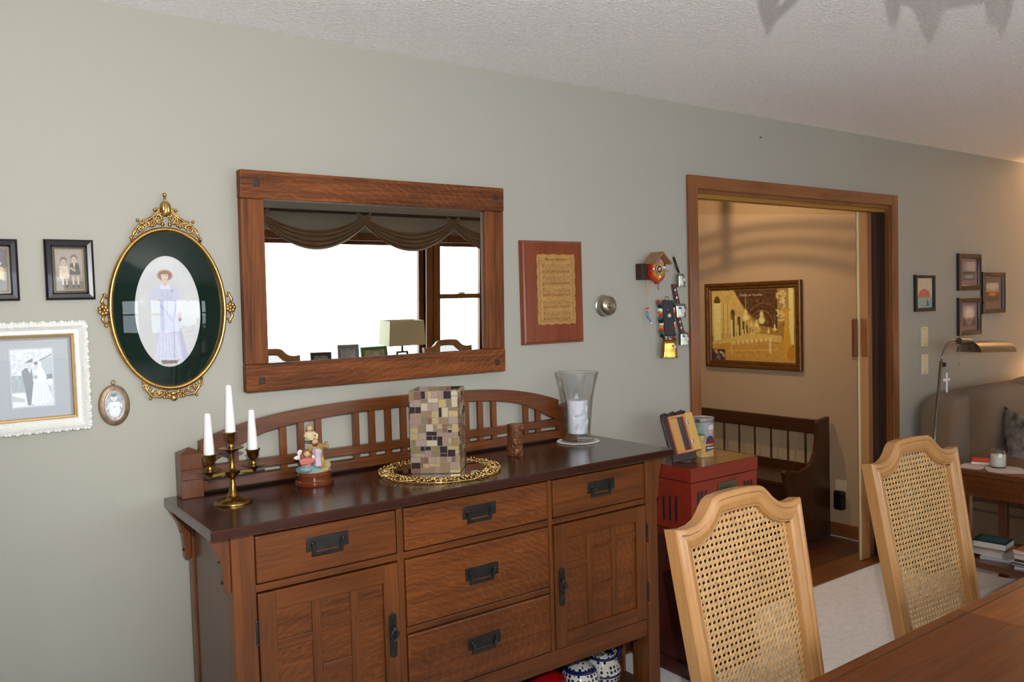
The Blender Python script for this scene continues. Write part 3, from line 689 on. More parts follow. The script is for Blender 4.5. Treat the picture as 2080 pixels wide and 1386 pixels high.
for k, (a, z, ln, tl) in enumerate([(-1.9, .035, .022, .5), (-1.5, .060, .022, -.5), (-1.75, .085, .022, .5), (-2.3, .03, .02, .4), (-2.2, .075, .02, -.4), (-1.1, .045, .02, .5), (-1.2, .095, .022, .4)]):
    for i in range(10):
        t = i/9-.5; aa = a+t*ln*math.cos(tl+.8)/.04*1.4; zz = z+t*ln*2*math.sin(tl+.8)*.6
        b.sph((gx+.0402*math.cos(aa), gy+.0402*math.sin(aa), Z0+.0285+zz), (.0018+.004*(1-4*t*t),)*3, 6, 4)
b.build('leaf_relief', mat('pale_lilac_leaf', (226, 224, 234), .5), pc, smooth='all')

# things on the lower shelf
def pot(label, cat, name, x, y, z, r, h, prof, m, extra=None, grp=None, ry=1):
    t = thing(name, label, cat, (x, y, z)); MB().lathe([(a*r, c_*h) for a, c_ in prof], (x, y, z), 40, cap=False, sy=ry).build('body', m, t, smooth=True, angle=50)
    return t
def dots_mat(name):
    m, nt, bs = base_mat(name); L = nt.links.new; tc = nn(nt, 'ShaderNodeTexCoord')
    vo = nn(nt, 'ShaderNodeTexVoronoi'); vo.inputs['Scale'].default_value = 62; vo.inputs['Randomness'].default_value = .25; L(tc.outputs['Object'], vo.inputs['Vector'])
    r = nn(nt, 'ShaderNodeValToRGB'); r.color_ramp.interpolation = 'CONSTANT'; r.color_ramp.elements[0].color = C(28, 34, 84); r.color_ramp.elements[1].position = .36; r.color_ramp.elements[1].color = C(226, 226, 214)
    L(vo.outputs['Distance'], r.inputs[0])
    sx = nn(nt, 'ShaderNodeSeparateXYZ'); L(tc.outputs['Object'], sx.inputs[0])
    r2 = nn(nt, 'ShaderNodeValToRGB'); r2.color_ramp.interpolation = 'CONSTANT'; e = r2.color_ramp.elements; e[0].color = (1, 1, 1, 1); e[1].position = .30; e[1].color = (0, 0, 0, 1)
    n = e.new(.36); n.color = (1, 1, 1, 1); n = e.new(.72); n.color = (0, 0, 0, 1); n = e.new(.79); n.color = (1, 1, 1, 1)
    mlt = nn(nt, 'ShaderNodeMath', operation='MULTIPLY'); mlt.inputs[1].default_value = 7; L(sx.outputs[2], mlt.inputs[0]); L(mlt.outputs[0], r2.inputs[0])
    mx = nn(nt, 'ShaderNodeMixRGB'); L(r2.outputs[0], mx.inputs[0]); mx.inputs[1].default_value = C(30, 38, 92); L(r.outputs[0], mx.inputs[2]); L(mx.outputs[0], bs.inputs['Base Color'])
    bs.inputs['Roughness'].default_value = .12; bs.inputs['Coat Weight'].default_value = .5; return m
md = dots_mat('polka_dot_glaze'); LS = .0982
mredg = mat('glossy_red_glaze', (168, 14, 22), .12, coat=.6)
t = pot('glossy red round pot on the lower shelf under the drawers', 'pot', 'pot', 1.748, -.33, LS, .074, .135, [(0, 0), (.6, 0), (.95, .3), (1, .55), (.85, .85), (.5, .97), (0, 1)], mredg)
MB().sph((1.76, -.33, LS+.142), (.012, .012, .012)).build('lid_knob', mredg, t, smooth='all')
cover = [(0, 0), (.7, 0), (.95, .12), (1, .45), (.98, .5), (1.04, .52), (1.0, .6), (.85, .82), (.45, .97), (0, 1)]
t = pot('polka dot ceramic dish with lid beside the red pot on the lower shelf', 'dish', 'covered_dish', 1.898, -.33, LS, .070, .128, cover, md)
MB().sph((1.885, -.33, LS+.133), (.010, .010, .010)).build('lid_knob', mat('cobalt_glaze', (30, 38, 92), .12, coat=.5), t, smooth='all')
t = thing('ceramic_pitcher', 'polka dot ceramic pitcher with blue handle near the sideboard right leg', 'pitcher', (2.035, -.30, LS))
MB().lathe([(0, 0), (.045, 0), (.066, .025), (.070, .06), (.055, .098), (.050, .115), (.054, .122), (.050, .122), (.046, .115), (0, .06)], (2.035, -.30, LS), 40, cap=False).build('body', md, t, smooth=True, angle=50)
MB().tube([(2.085, -.30, LS+.13), (2.115, -.30, LS+.12), (2.122, -.30, LS+.08), (2.112, -.30, LS+.045), (2.095, -.30, LS+.035)], .007, 10).build('handle', MATS['cobalt_glaze'], t, smooth='all')
b = MB(); gm = mat('green_glass_ribbon', (20, 110, 62), .2, coat=.5)
for k in range(5):
    a = k*1.25; b.tube([(1.975+.0*k, -.20, LS+.10), (1.975+.05*math.cos(a), -.20+.03*math.sin(a), LS+.16), (1.975+.07*math.cos(a), -.20+.05*math.sin(a), LS+.12)], [.006, .011, .004], 8)
b.tube([(1.975, -.20, LS), (1.975, -.20, LS+.12)], [.012, .008], 8)
tag(b.build('artificial_plant', gm, smooth='all'), 'glossy green leafy decoration behind the polka dot dishes', 'decoration')
# ------------------------------------------------------------------ wall hangings
def photo_frame(name, label, cat, x0, x1, z0, z1, prof, m, cv, inner, y_print=-.006, glass=True, group=None, matcol=None, canvas_rect=None, back=True, prof_in=None, m_in=None):
    t = thing(name, label, cat, ((x0+x1)/2, 0, (z0+z1)/2), group)
    moulding(MB(), x0, x1, z0, z1, prof).build('frame', m, t)
    if prof_in: moulding(MB(), x0, x1, z0, z1, prof_in).build('fillet', m_in, t)
    i = inner
    if matcol: MB().box(x0+i-.002, x1-i+.002, y_print, -.001, z0+i-.002, z1-i+.002).build('mat_board', matcol, t)
    cr = canvas_rect or (x0+i, x1-i, z0+i, z1-i)
    cv.build('photograph', t, (cr[0], y_print-(.001 if matcol else 0), cr[2]), (cr[1]-cr[0], 0, 0), (0, 0, cr[3]-cr[2]))
    if glass: MB().add(rect(x0+i-.001, x1-i+.001, z0+i-.001, z1-i+.001, y_print-.004), [(0, 1, 2, 3)]).build('glass', m_glass, t)
    return t
# small black frame, two children
cv = Canvas(70, 92, (150, 138, 126)); cv.noise(7, 10, 3)
cv.rect(0, 1, 0, .22, (112, 100, 90)); cv.ell(.5, .75, .6, .35, (160, 148, 136), 0, .6)
def kid(cx, head, body, base):
    cv.ell(cx, head+.035, .115, .08, (100, 82, 68), 0, .4); cv.ell(cx, head-.01, .088, .075, (196, 172, 148), 0, .25)
    cv.ell(cx-.03, head-.005, .012, .010, (70, 56, 48)); cv.ell(cx+.03, head-.005, .012, .010, (70, 56, 48)); cv.line((cx-.02, head-.04), (cx+.02, head-.04), .008, (130, 80, 70))
kid(.30, .70, 0, 0); kid(.68, .76, 0, 0)
cv.poly([(.16, .60), (.44, .60), (.48, .34), (.12, .34)], (208, 192, 172)); cv.poly([(.12, .40), (.50, .40), (.46, .28), (.16, .28)], (216, 202, 184))
cv.poly([(.54, .66), (.84, .66), (.90, .38), (.50, .38)], (82, 72, 70)); cv.poly([(.64, .66), (.72, .66), (.68, .52)], (206, 190, 172))
cv.line((.22, .52), (.34, .46), .04, (200, 176, 150)); cv.line((.56, .54), (.70, .48), .035, (190, 166, 142))
for lx in (.24, .38, .62, .80): cv.line((lx, .32), (lx+.01, .14), .035, (206, 184, 158)); cv.ell(lx+.01, .10, .05, .035, (60, 50, 48))
bp = [(0, 0), (0, -.016), (.006, -.020), (.016, -.018), (.020, -.012), (.026, -.012), (.0265, -.005)]
goldf = [(.0245, -.012), (.0255, -.0135), (.0275, -.0125), (.028, -.006)]
photo_frame('picture_frame', 'small black frame with old photo of two seated children', 'picture frame', .282, .405, 1.592, 1.760, bp, m_black, cv, .027, prof_in=goldf, m_in=mat('pale_gold', (216, 196, 140), .3, metal=.7))
# the same kind cut by the left edge
cv = Canvas(70, 92, (150, 142, 134)); cv.noise(7, 10, 5); cv.rect(0, 1, 0, .25, (96, 88, 80)); cv.rect(.62, 1, .55, 1, (86, 82, 92))
for k, cx in enumerate((.3, .74)):
    cv.ell(cx, .68, .10, .09, (196, 172, 150)); cv.ell(cx, .74, .11, .06, (92, 74, 60)); cv.poly([(cx-.14, .58), (cx+.14, .58), (cx+.17, .26), (cx-.17, .26)], (208, 186, 130)); cv.line((cx-.06, .26), (cx-.06, .1), .035, (80, 70, 66)); cv.line((cx+.06, .26), (cx+.06, .1), .035, (80, 70, 66))
photo_frame('picture_frame', 'black frame cut by the left edge, child in pale yellow dress', 'picture frame', .095, .220, 1.592, 1.758, bp, m_black, cv, .027, prof_in=goldf, m_in=MATS['pale_gold'])

# white ornate frame with the wedding photograph
x0, x1, z0, z1 = -.105, .380, 1.226, 1.533
cv = Canvas(90, 118, (206, 208, 210)); cv.noise(6, 4, 9)
cv.rect(0, .36, .25, .55, (150, 156, 154)); cv.noise(10, 3, 4); cv.poly([(.0, 0), (.4, 0), (.4, .22), (0, .25)], (222, 224, 226)); cv.poly([(0, .10), (.3, .08), (.3, .14), (0, .20)], (180, 182, 184))
cv.line((.70, .80), (1, .90), .018, (110, 116, 118)); cv.poly([(.74, .80), (1, .86), (1, .5), (.74, .45)], (168, 174, 174)); cv.poly([(.85, .54), (1, .56), (1, .47), (.85, .46)], (104, 108, 110)); cv.rect(.8, 1, .40, .44, (226, 228, 228)); cv.line((.90, .35), (.94, .24), .012, (130, 138, 140))
cv.poly([(.24, .62), (.34, .68), (.50, .66), (.52, .40), (.50, .02), (.36, .02), (.30, .38)], (104, 104, 108)); cv.ell(.45, .73, .055, .05, (196, 192, 188)); cv.poly([(.32, .76), (.54, .78), (.53, .85), (.40, .80)], (98, 98, 100)); cv.poly([(.40, .66), (.48, .66), (.45, .58)], (224, 224, 226))
cv.poly([(.56, .60), (.66, .66), (.80, .56), (.92, .14), (.92, .04), (.44, .03), (.50, .30)], (220, 222, 224)); cv.ell(.60, .70, .05, .045, (196, 190, 186)); cv.ell(.61, .755, .055, .03, (96, 96, 98)); cv.poly([(.64, .76), (.70, .74), (.86, .50), (.72, .40), (.66, .60)], (228, 232, 230)); cv.ell(.58, .51, .05, .035, (150, 156, 150))
for k in range(5): cv.line((.58+.06*k, .40), (.52+.09*k, .06), .006, (196, 198, 202))
mw_ = mat('whitewashed_carving', (232, 230, 222), .55, bump=.9, bscale=130)
t = photo_frame('picture_frame', 'large ornate white frame with grey mat and small wedding photo', 'picture frame', x0, x1, z0, z1,
    [(0, 0), (0, -.012), (.006, -.022), (.014, -.026), (.020, -.020), (.024, -.016), (.034, -.018), (.038, -.012)], mw_, cv, .036, matcol=mat('grey_mat_board', (164, 164, 166), .8), canvas_rect=(.163, .290, 1.302, 1.466) and (.190, .288, 1.302, 1.458),
    prof_in=[(.036, -.014), (.038, -.0165), (.0425, -.015), (.044, -.006)], m_in=mat('dull_gold_fillet', (188, 150, 92), .35, metal=.7))
b = MB(); n = 78
def scal(p, q, k):
    for i in range(k):
        u = (i+.5)/k; x = p[0]+(q[0]-p[0])*u; z = p[1]+(q[1]-p[1])*u; r = .0055+.002*math.sin(i*2.4); b.sph((x, -.017, z), (r, .006, r), 8, 5)
scal((x0+.005, z1-.004), (x1-.005, z1-.004), 52); scal((x0+.005, z0+.004), (x1-.005, z0+.004), 52); scal((x1-.004, z0+.005), (x1-.004, z1-.005), 34); scal((x0+.004, z0+.005), (x0+.004, z1-.005), 34)
b.build('carved_edge', mw_, t, smooth='all')
MB().box(.186, .292, -.0085, -.006, 1.298, 1.462).build('photo_border', mat('light_grey_mount', (186, 187, 190), .8), t)
for ch in t.children:
    if ch.name.startswith('photograph'): ch.location.y -= .0025

# large oval portrait with convex glass
ox, oz, ra, rb = .603, 1.560, .168, .243
t = thing('oval_portrait', 'large oval gold frame with portrait of a woman in a white dress on green mat', 'picture frame', (ox, 0, oz))
b = MB(); L = []
for (d, y) in ((.000, -.002), (.000, -.016), (-.004, -.022), (-.009, -.022), (-.013, -.016), (-.014, -.008)):
    L.append([(ox+(ra+d)*math.cos(a), y, oz+(rb+d)*math.sin(a)) for a in [2*PI*i/96 for i in range(96)]])
b.loops(L, True, False, False).build('frame', m_gold, t, smooth='all')
# green mat with an oval hole
b = MB(); cxo, czo, ia, ib = ox-.002, oz-.008, .093, .166
A1 = [(ox+(ra-.012)*math.cos(a), -.007, oz+(rb-.012)*math.sin(a)) for a in [2*PI*i/96 for i in range(96)]]
A2 = [(cxo+ia*math.cos(a), -.007, czo+ib*math.sin(a)) for a in [2*PI*i/96 for i in range(96)]]
A3 = [(x, -.004, z) for x, y, z in A2]
b.loops([A1, A2, A3], True, False, False).build('mat_board', mat('dark_green_mat', (6, 30, 22), .7, spec=.1), t)
cv = Canvas(110, 196, (206, 206, 204)); cv.noise(4, 16, 2); cv.ell(.25, .55, .4, .35, (190, 192, 188), 0, .9, .5)
dl, dm, dk = (208, 209, 224), (194, 195, 213), (170, 170, 196)
cv.poly([(.58, .52), (.66, .40), (.78, .07), (.60, .055)], (184, 180, 204))      # train of the gown
cv.poly([(.26, .080), (.70, .065), (.66, .30), (.62, .60), (.38, .60), (.35, .40)], dm); cv.poly([(.26, .080), (.68, .065), (.62, .30), (.37, .34)], dl)
cv.poly([(.33, .70), (.40, .735), (.54, .735), (.61, .70), (.62, .60), (.38, .60)], dm); cv.poly([(.41, .745), (.53, .745), (.55, .70), (.39, .70)], (216, 214, 226))
for a_, b_, w_, c_ in (((.34, .69), (.28, .62), .060, dm), ((.28, .62), (.34, .555), .050, dm), ((.60, .69), (.655, .59), .055, dm), ((.655, .59), (.67, .49), .045, dl), ((.67, .48), (.67, .44), .026, (196, 170, 164))): cv.line(a_, b_, w_, c_)
cv.ell(.672, .425, .026, .016, (146, 96, 84)); cv.ell(.345, .60, .018, .008, (220, 180, 110))
cv.line((.38, .60), (.62, .595), .010, dk); cv.line((.39, .56), (.57, .41), .016, dk); cv.line((.62, .56), (.57, .41), .014, dk); cv.line((.575, .42), (.565, .08), .010, dk)
for k in range(6): cv.line((.40+.035*k, .70), (.42+.028*k, .61), .004, dk, .7); cv.line((.40+.03*k, .52-.03*k), (.33+.055*k, .09), .004, dk, .6)
cv.ell(.475, .822, .108, .047, (146, 98, 76), 0, .4); cv.line((.47, .78), (.47, .745), .036, (212, 188, 172)); cv.ell(.470, .812, .054, .036, (220, 196, 180), 0, .2); cv.ell(.475, .846, .07, .016, (150, 100, 78), 0, .5)
cv.ell(.452, .818, .011, .003, (92, 78, 76)); cv.ell(.492, .818, .011, .003, (92, 78, 76)); cv.line((.472, .812), (.474, .802), .003, (196, 160, 146)); cv.line((.460, .791), (.486, .791), .0045, (184, 110, 102)); cv.ell(.575, .685, .012, .007, (96, 66, 66))
cv.poly([(.36, .07), (.62, .06), (.60, .035), (.38, .035)], (128, 108, 104)); cv.rect(0, 1, 0, .024, (186, 180, 178))
cv.build('portrait_print', t, (cxo-ia-.002, -.0045, czo-ib-.002), (2*ia+.004, 0, 0), (0, 0, 2*ib+.004), mask=lambda u, v: (u-.5)**2+(v-.5)**2 < .2525)
b = MB(); L = []
for k in range(13):
    q = k/12; r = 1-q; y = -.012-.030*(1-r*r)
    L.append([(ox+(ra-.012)*max(r, .001)*math.cos(a), y, oz+(rb-.012)*max(r, .001)*math.sin(a)) for a in [2*PI*i/64 for i in range(64)]])
b.loops(L, True, False, True).build('convex_glass', pane_mat('convex_picture_glass', 1.1), t, smooth='all')
def scroll(cx, cz, s, a0, turns, dirn, r0=.018, tube=.0026):
    pts = []
    for i in range(22):
        q = i/21; rad = s*r0*(1-q*.78); a = a0+dirn*turns*2*PI*q
        pts.append((cx+rad*math.cos(a), -.016-.004*q, cz+rad*math.sin(a)))
    return pts, [tube*(1.15-.4*i/21) for i in range(22)]
b = MB(); ct = oz+rb+.006     # crest
for sg in (-1, 1):
    P, R_ = scroll(ox+sg*.020, ct+.020, 1, -PI/2, 1.1, sg, .016); b.tube(P, R_, 7)
    P, R_ = scroll(ox+sg*.040, ct+.008, 1, PI if sg > 0 else 0, 1.2, -sg, .016); b.tube(P, R_, 7)
    P, R_ = scroll(ox+sg*.062, ct-.004, 1, PI/2, 1.1, -sg, .014); b.tube(P, R_, 7)
    b.tube([(ox+sg*.098, -.016, oz+rb*math.sqrt(1-(.098/ra)**2)+.002), (ox+sg*.090, -.018, ct-.026), (ox+sg*.076, -.018, ct-.004), (ox+sg*.058, -.018, ct+.008), (ox+sg*.036, -.018, ct+.022), (ox+sg*.018, -.018, ct+.044), (ox, -.018, ct+.060)], .0036, 7)
    for (u, w_) in ((.030, .044), (.078, .012), (.052, .012), (.098, -.040), (.040, -.004)): b.sph((ox+sg*u, -.018, ct+w_), (.005, .005, .005), 8, 6)
    for k in range(6): a = k*PI/3; b.sph((ox+sg*.036+.006*math.cos(a), -.020, ct+.004+.006*math.sin(a)), (.0042, .004, .0042), 7, 5)
for sg in (-1, 1):
    for (u, w_, s_, a0, d_) in ((.012, .030, .8, 0, 1), (.030, .024, .7, PI, -1), (.052, .002, .7, 0, -1), (.070, -.014, .7, PI/2, 1), (.086, -.026, .7, PI, -1), (.018, .010, .7, PI/2, 1)):
        P, R_ = scroll(ox+sg*u, ct+w_, s_, a0 if sg > 0 else PI-a0, 1.3, d_*sg, .014, .0024); b.tube(P, R_, 6)
    for (u, w_, r_) in ((.062, .010, .0048), (.024, .046, .0045), (.012, .018, .005), (.046, .016, .004), (.084, -.012, .0042), (.072, .000, .004), (.010, .002, .006)): b.sph((ox+sg*u, -.020, ct+w_), (r_, r_*.9, r_), 7, 5)
b.sph((ox, -.020, ct+.048), (.017, .010, .024)); b.tube([(ox, -.018, ct+.06), (ox, -.018, ct+.086)], .004, 8); b.sph((ox, -.018, ct+.089), .0062, 10, 8); b.sph((ox-.006, -.027, ct+.05), (.006, .004, .014), 8, 6).sph((ox+.007, -.027, ct+.046), (.006, .004, .014), 8, 6)
b.build('crest', m_goldor, t, smooth='all')
b = MB(); cb = oz-rb-.004
for sg in (-1, 1):
    b.tube([(ox+sg*.085, -.016, cb+.036), (ox+sg*.074, -.018, cb+.008), (ox+sg*.060, -.018, cb-.012), (ox+sg*.038, -.018, cb-.014), (ox+sg*.020, -.018, cb-.004)], .0038, 7)
    P, R_ = scroll(ox+sg*.050, cb+.002, 1, 0, 1.2, sg, .013); b.tube(P, R_, 7)
    P, R_ = scroll(ox+sg*.020, cb-.010, 1, PI/2, 1.2, sg, .012); b.tube(P, R_, 7)
    for k in range(6): a = k*PI/3; b.sph((ox+sg*.024+.007*math.cos(a), -.020, cb-.010+.007*math.sin(a)), (.0045, .004, .0045), 7, 5)
    b.sph((ox+sg*.066, -.018, cb-.016), .005, 8, 6)
for sg in (-1, 1):
    for (u, w_, a0, d_) in ((.034, -.004, 0, 1), (.064, .008, PI/2, -1), (.078, .020, PI, 1), (.008, -.012, PI, 1)):
        P, R_ = scroll(ox+sg*u, cb+w_, .7, a0 if sg > 0 else PI-a0, 1.3, d_*sg, .014, .0024); b.tube(P, R_, 6)
b.sph((ox, -.02, cb-.020), (.010, .006, .009)).sph((ox, -.02, cb-.006), (.012, .006, .006))
b.build('bottom_ornament', m_goldor, t, smooth='all')
for sg in (-1, 1):
    b = MB(); exx = ox+sg*(ra+.010); 
    for k in range(7): a = k*2*PI/7; b.sph((exx+sg*.002+.010*math.cos(a), -.018, oz+.010*math.sin(a)), (.0065, .005, .0065), 8, 5)
    b.sph((exx, -.022, oz), .006, 8, 6)
    for ss in (-1, 1):
        b.tube([(exx, -.016, oz+ss*.012), (exx+sg*.006, -.018, oz+ss*.026), (exx-sg*.002, -.018, oz+ss*.040), (exx-sg*.010, -.016, oz+ss*.034)], [.005, .0045, .004, .003], 7)
        b.sph((exx-sg*.003, -.018, oz+ss*.044), .0052, 8, 6)
    b.build('side_ornament', m_goldor, t, smooth='all')

# small oval locket frame
lx, lz = .441, 1.285
t = thing('locket_frame', 'small oval bronze frame with a baby photo hanging by a ring', 'picture frame', (lx, 0, lz))
L = []
for (d, y) in ((0, -.001), (0, -.009), (-.002, -.012), (-.012, -.010), (-.015, -.012), (-.017, -.008)):
    L.append([(lx+(.0415+d)*math.cos(a), y, lz+(.059+d)*math.sin(a)) for a in [2*PI*i/56 for i in range(56)]])
MB().loops(L, True, False, False).build('frame', mat('aged_bronze', (140, 116, 92), .45, metal=.6, var=.3, vscale=60), t, smooth='all')
L = [[(lx+(.0262+d)*math.cos(a), y, lz+(.0435+d)*math.sin(a)) for a in [2*PI*i/56 for i in range(56)]] for d, y in ((0, -.011), (-.001, -.0125), (-.0025, -.011))]
MB().loops(L, True, False, False).build('inner_rim', mat('bright_pewter', (206, 204, 200), .25, metal=.9), t, smooth='all')
MB().tube([(lx+.005*math.cos(a), -.006, lz+.066+.006*math.sin(a)) for a in [2*PI*i/14 for i in range(14)]], .0013, 6, True).sph((lx, -.006, lz+.060), (.003, .003, .003)).build('hanging_ring', m_brass, t, smooth='all')
cv = Canvas(56, 80, (150, 150, 150)); cv.noise(16, 5, 8); cv.ell(.5, .76, .17, .12, (214, 210, 206)); cv.ell(.5, .84, .17, .06, (80, 76, 74)); cv.ell(.44, .76, .02, .012, (60, 58, 58)); cv.ell(.57, .76, .02, .012, (60, 58, 58)); cv.line((.46, .70), (.55, .70), .012, (120, 100, 98)); cv.poly([(.28, .62), (.72, .62), (.80, .28), (.66, .10), (.34, .10), (.22, .28)], (224, 222, 220)); cv.line((.28, .58), (.12, .40), .05, (214, 210, 206)); cv.line((.72, .58), (.88, .44), .05, (214, 210, 206)); cv.line((.4, .14), (.36, .02), .06, (206, 202, 198)); cv.line((.6, .14), (.64, .02), .06, (206, 202, 198)); cv.ell(.5, .45, .08, .05, (196, 194, 192))
cv.build('photograph', t, (lx-.026, -.0075, lz-.0435), (.052, 0, 0), (0, 0, .087), mask=lambda u, v: (u-.5)**2+(v-.5)**2 < .2525)
MB().add([(lx+.0245*math.cos(a), -.0105, lz+.042*math.sin(a)) for a in [2*PI*i/40 for i in range(40)]], [tuple(range(40))]).build('glass', m_glass, t)

# wall mirror in a rustic frame, hung tilted slightly forward
mx0, mx1, mz0, mz1 = .813, 1.807, 1.291, 1.985
t = thing('wall_mirror', 'large wide mirror in a rough dark-stained wood frame above the sideboard', 'mirror', ((mx0+mx1)/2, 0, mz0))
m_mfx = wood('rustic_frame_level', (136, 76, 34), (46, 23, 11), 'x', .55, .0, spec=.2, fig=.2, grain=1.25, scale=.8); m_mfz = wood('rustic_frame_upright', (142, 82, 38), (54, 28, 13), 'z', .55, .0, spec=.2, grain=1.25, scale=.8)
fwz, fwx = .068, .088
MB().box(mx0, mx1, -.040, -.004, mz1-fwx, mz1).build('top_rail', m_mfx, t, bevel=.005)
MB().box(mx0, mx1, -.040, -.004, mz0, mz0+fwx).build('bottom_rail', m_mfx, t, bevel=.005)
MB().box(mx0+.001, mx0+.075, -.037, -.005, mz0+fwx, mz1-fwx).build('side_stile', m_mfz, t, bevel=.004)
MB().box(mx1-.086, mx1-.001, -.037, -.005, mz0+fwx, mz1-fwx).build('side_stile', m_mfz, t, bevel=.004)
for (qx, qz) in ((mx0+.050, mz0+.036), (mx1-.040, mz0+.036), (mx0+.05, mz1-.04), (mx1-.04, mz1-.036)):
    MB().box(qx-.011, qx+.011, -.0415, -.036, qz-.011, qz+.011).build('peg', mat('dark_peg', (52, 28, 18), .5), t, bevel=.002)
MB().box(mx0+.06, mx1-.07, -.020, -.012, mz0+.075, mz1-.075).build('mirror_glass', m_mirror, t)
t.rotation_euler.x = math.radians(1.7); t.location.y = -.002

# music plaque
x0, x1, z0, z1 = 1.913, 2.228, 1.382, 1.795
t = thing('wall_plaque', 'reddish wood plaque with a framed sheet of hymn music', 'plaque', ((x0+x1)/2, 0, (z0+z1)/2))
moulding(MB(), x0, x1, z0, z1, [(0, 0), (0, -.010), (.006, -.018), (.012, -.021)]).loops([rect(x0+.012, x1-.012, z0+.012, z1-.012, -.021), rect(x0+.012, x1-.012, z0+.012, z1-.012, -.0205)], True, False, True).build('board', wood('plaque_cherry', (140, 72, 40), (104, 46, 26), 'z', .25, .45), t)
cv = Canvas(150, 225, (176, 130, 72)); cv.noise(6, 8, 11); ink = (112, 76, 38); rr2 = random.Random(5)
for k in range(22):
    vv = .06+.88*k/21
    for uu in (.075, .925):
        cv.ell(uu+.012*math.sin(k*2), vv, .022, .012, ink, k*.8, .5, .7); cv.ell(uu, vv+.01, .010, .006, (176, 130, 72), 0, .5)
for k in range(11): cv.ell(.14+.072*k, .055, .028, .016, ink, k, .5, .7); cv.ell(.14+.072*k, .055, .012, .008, (176, 130, 72), 0, .5)
for g in range(5):
    top = .845-g*.165
    for st_ in (0, -.082):
        for l in range(5): cv.line((.16, top+st_-l*.0085), (.86, top+st_-l*.0085), .0022, ink, .65)
        cv.ell(.175, top+st_-.017, .012, .018, ink, 0, .4, .9)
        for k in range(16):
            uu = .21+k*.041+rr2.random()*.01; vv = top+st_-.034*rr2.random(); cv.ell(uu, vv, .009, .0055, (84, 54, 28), .3); cv.line((uu+.008, vv), (uu+.008, vv+(.02 if rr2.random() > .4 else -.02)), .003, (84, 54, 28))
    cv.line((.16, top), (.16, top-.116), .004, ink)
    for r_ in range(2):
        uu = .19
        while uu < .84:
            wl = .02+.035*rr2.random(); cv.line((uu, top-.048-r_*.014), (min(.85, uu+wl), top-.048-r_*.014), .0035, ink, .8); uu += wl+.014
cv.line((.62, top+.33*0+.54-.0), (.62, top), .0001, ink, 0)
cxs = (x0+x1)/2+.012; wS, hS = .200, .286; zc = z0+.075
cvw = lambda u, v: (.012+.006*math.sin(v*40)) < u < (.988-.006*math.sin(v*33+1)) and (.010+.006*math.sin(u*30)) < v < (.990-.004*math.sin(u*25))
cv.build('music_sheet', t, (cxs-wS/2, -.0216, zc), (wS, 0, 0), (0, 0, hS), m=vcol_mat('varnished_paper', .3, .4), mask=cvw)
text_mb('Blessed Assurance', .0150, (cxs, -.0220, zc+hS*.905), (1, 0, 0), (0, 0, 1), shear=.4).build('title_lettering', mat('sepia_ink', (84, 54, 28), .5), t)

# round brushed bell cover
kx, kz = 2.352, 1.528
t = thing('wall_bell', 'round brushed nickel dome on the wall between plaque and cuckoo clock', 'bell', (kx, 0, kz))
q = Matrix.Rotation(PI/2, 4, 'X'); b = MB().lathe([(0, 0), (.046, 0), (.047, .004), (.041, .008), (.040, .012), (0, .012)], (0, 0, 0), 40, cap=False); b.xf(lambda v: (q @ v)+Vector((kx, 0, kz))); b.build('backplate', m_chrome, t, smooth=True, angle=50)
b = MB().lathe([(.040, .010), (.043, .018), (.042, .034), (.036, .044), (.026, .049), (.022, .049), (.021, .046), (.010, .045), (.008, .052), (0, .053)], (0, 0, 0), 40, cap=False); b.xf(lambda v: (q @ v)+Vector((kx, 0, kz))); b.build('dome', mat('satin_champagne_metal', (176, 168, 148), .25, metal=1), t, smooth=True, angle=60)

# miniature cuckoo clock
t = thing('cuckoo_clock', 'miniature painted wooden cuckoo clock with flower dial and hanging figure', 'clock', (2.60, 0, 1.68))
MB().box(2.545, 2.612, -.040, -.001, 1.636, 1.706).build('movement_box', mat('dark_brown_box', (56, 36, 32), .5), t, bevel=.002)
ccx = 2.625
def shield(s, dz=0): return [(ccx+u*s, 1.683+w_*s+dz) for u, w_ in ((-.036, .022), (-.030, .028), (0, .055), (.030, .028), (.036, .022), (.037, -.014), (.040, -.020), (.036, -.034), (.020, -.048), (.010, -.052), (0, -.062), (-.010, -.052), (-.020, -.048), (-.036, -.034), (-.040, -.020), (-.037, -.014))]
MB().prism(shield(1.1), -.060, -.038, 'y').build('case', mat('red_painted_wood', (176, 44, 26), .45), t, bevel=.002)
MB().prism(shield(.92, .004), -.064, -.060, 'y').build('front_panel', mat('orange_painted_wood', (206, 122, 36), .45), t, bevel=.001)
b = MB()
for sg in (-1, 1): b.bar((ccx, -.055, 1.752), (ccx+sg*.056, -.055, 1.702), .075, .006, (0, 1, 0)) if False else b.add([(ccx, -.094, 1.756), (ccx+sg*.054, -.094, 1.706), (ccx+sg*.054, -.018, 1.706), (ccx, -.018, 1.756), (ccx, -.094, 1.749), (ccx+sg*.050, -.094, 1.702), (ccx+sg*.050, -.018, 1.702), (ccx, -.018, 1.749)], [(0, 1, 2, 3), (4, 7, 6, 5), (0, 4, 5, 1), (1, 5, 6, 2), (2, 6, 7, 3), (3, 7, 4, 0)])
b.build('roof', mat('roof_shingle', (156, 120, 82), .6, var=.3, vscale=80), t)
q = Matrix.Rotation(PI/2, 4, 'X')
b = MB().lathe([(0, 0), (.021, 0), (.021, .003), (0, .003)], (0, 0, 0), 32, cap=False); b.xf(lambda v: (q @ v)+Vector((ccx, -.064, 1.680))); dial = b.build('dial', mat('black_dial', (24, 24, 28), .4), t, smooth=True)
b = MB().tube([(ccx+.019*math.cos(a), -.0685, 1.680+.019*math.sin(a)) for a in [2*PI*i/28 for i in range(28)]], .0012, 6, True)
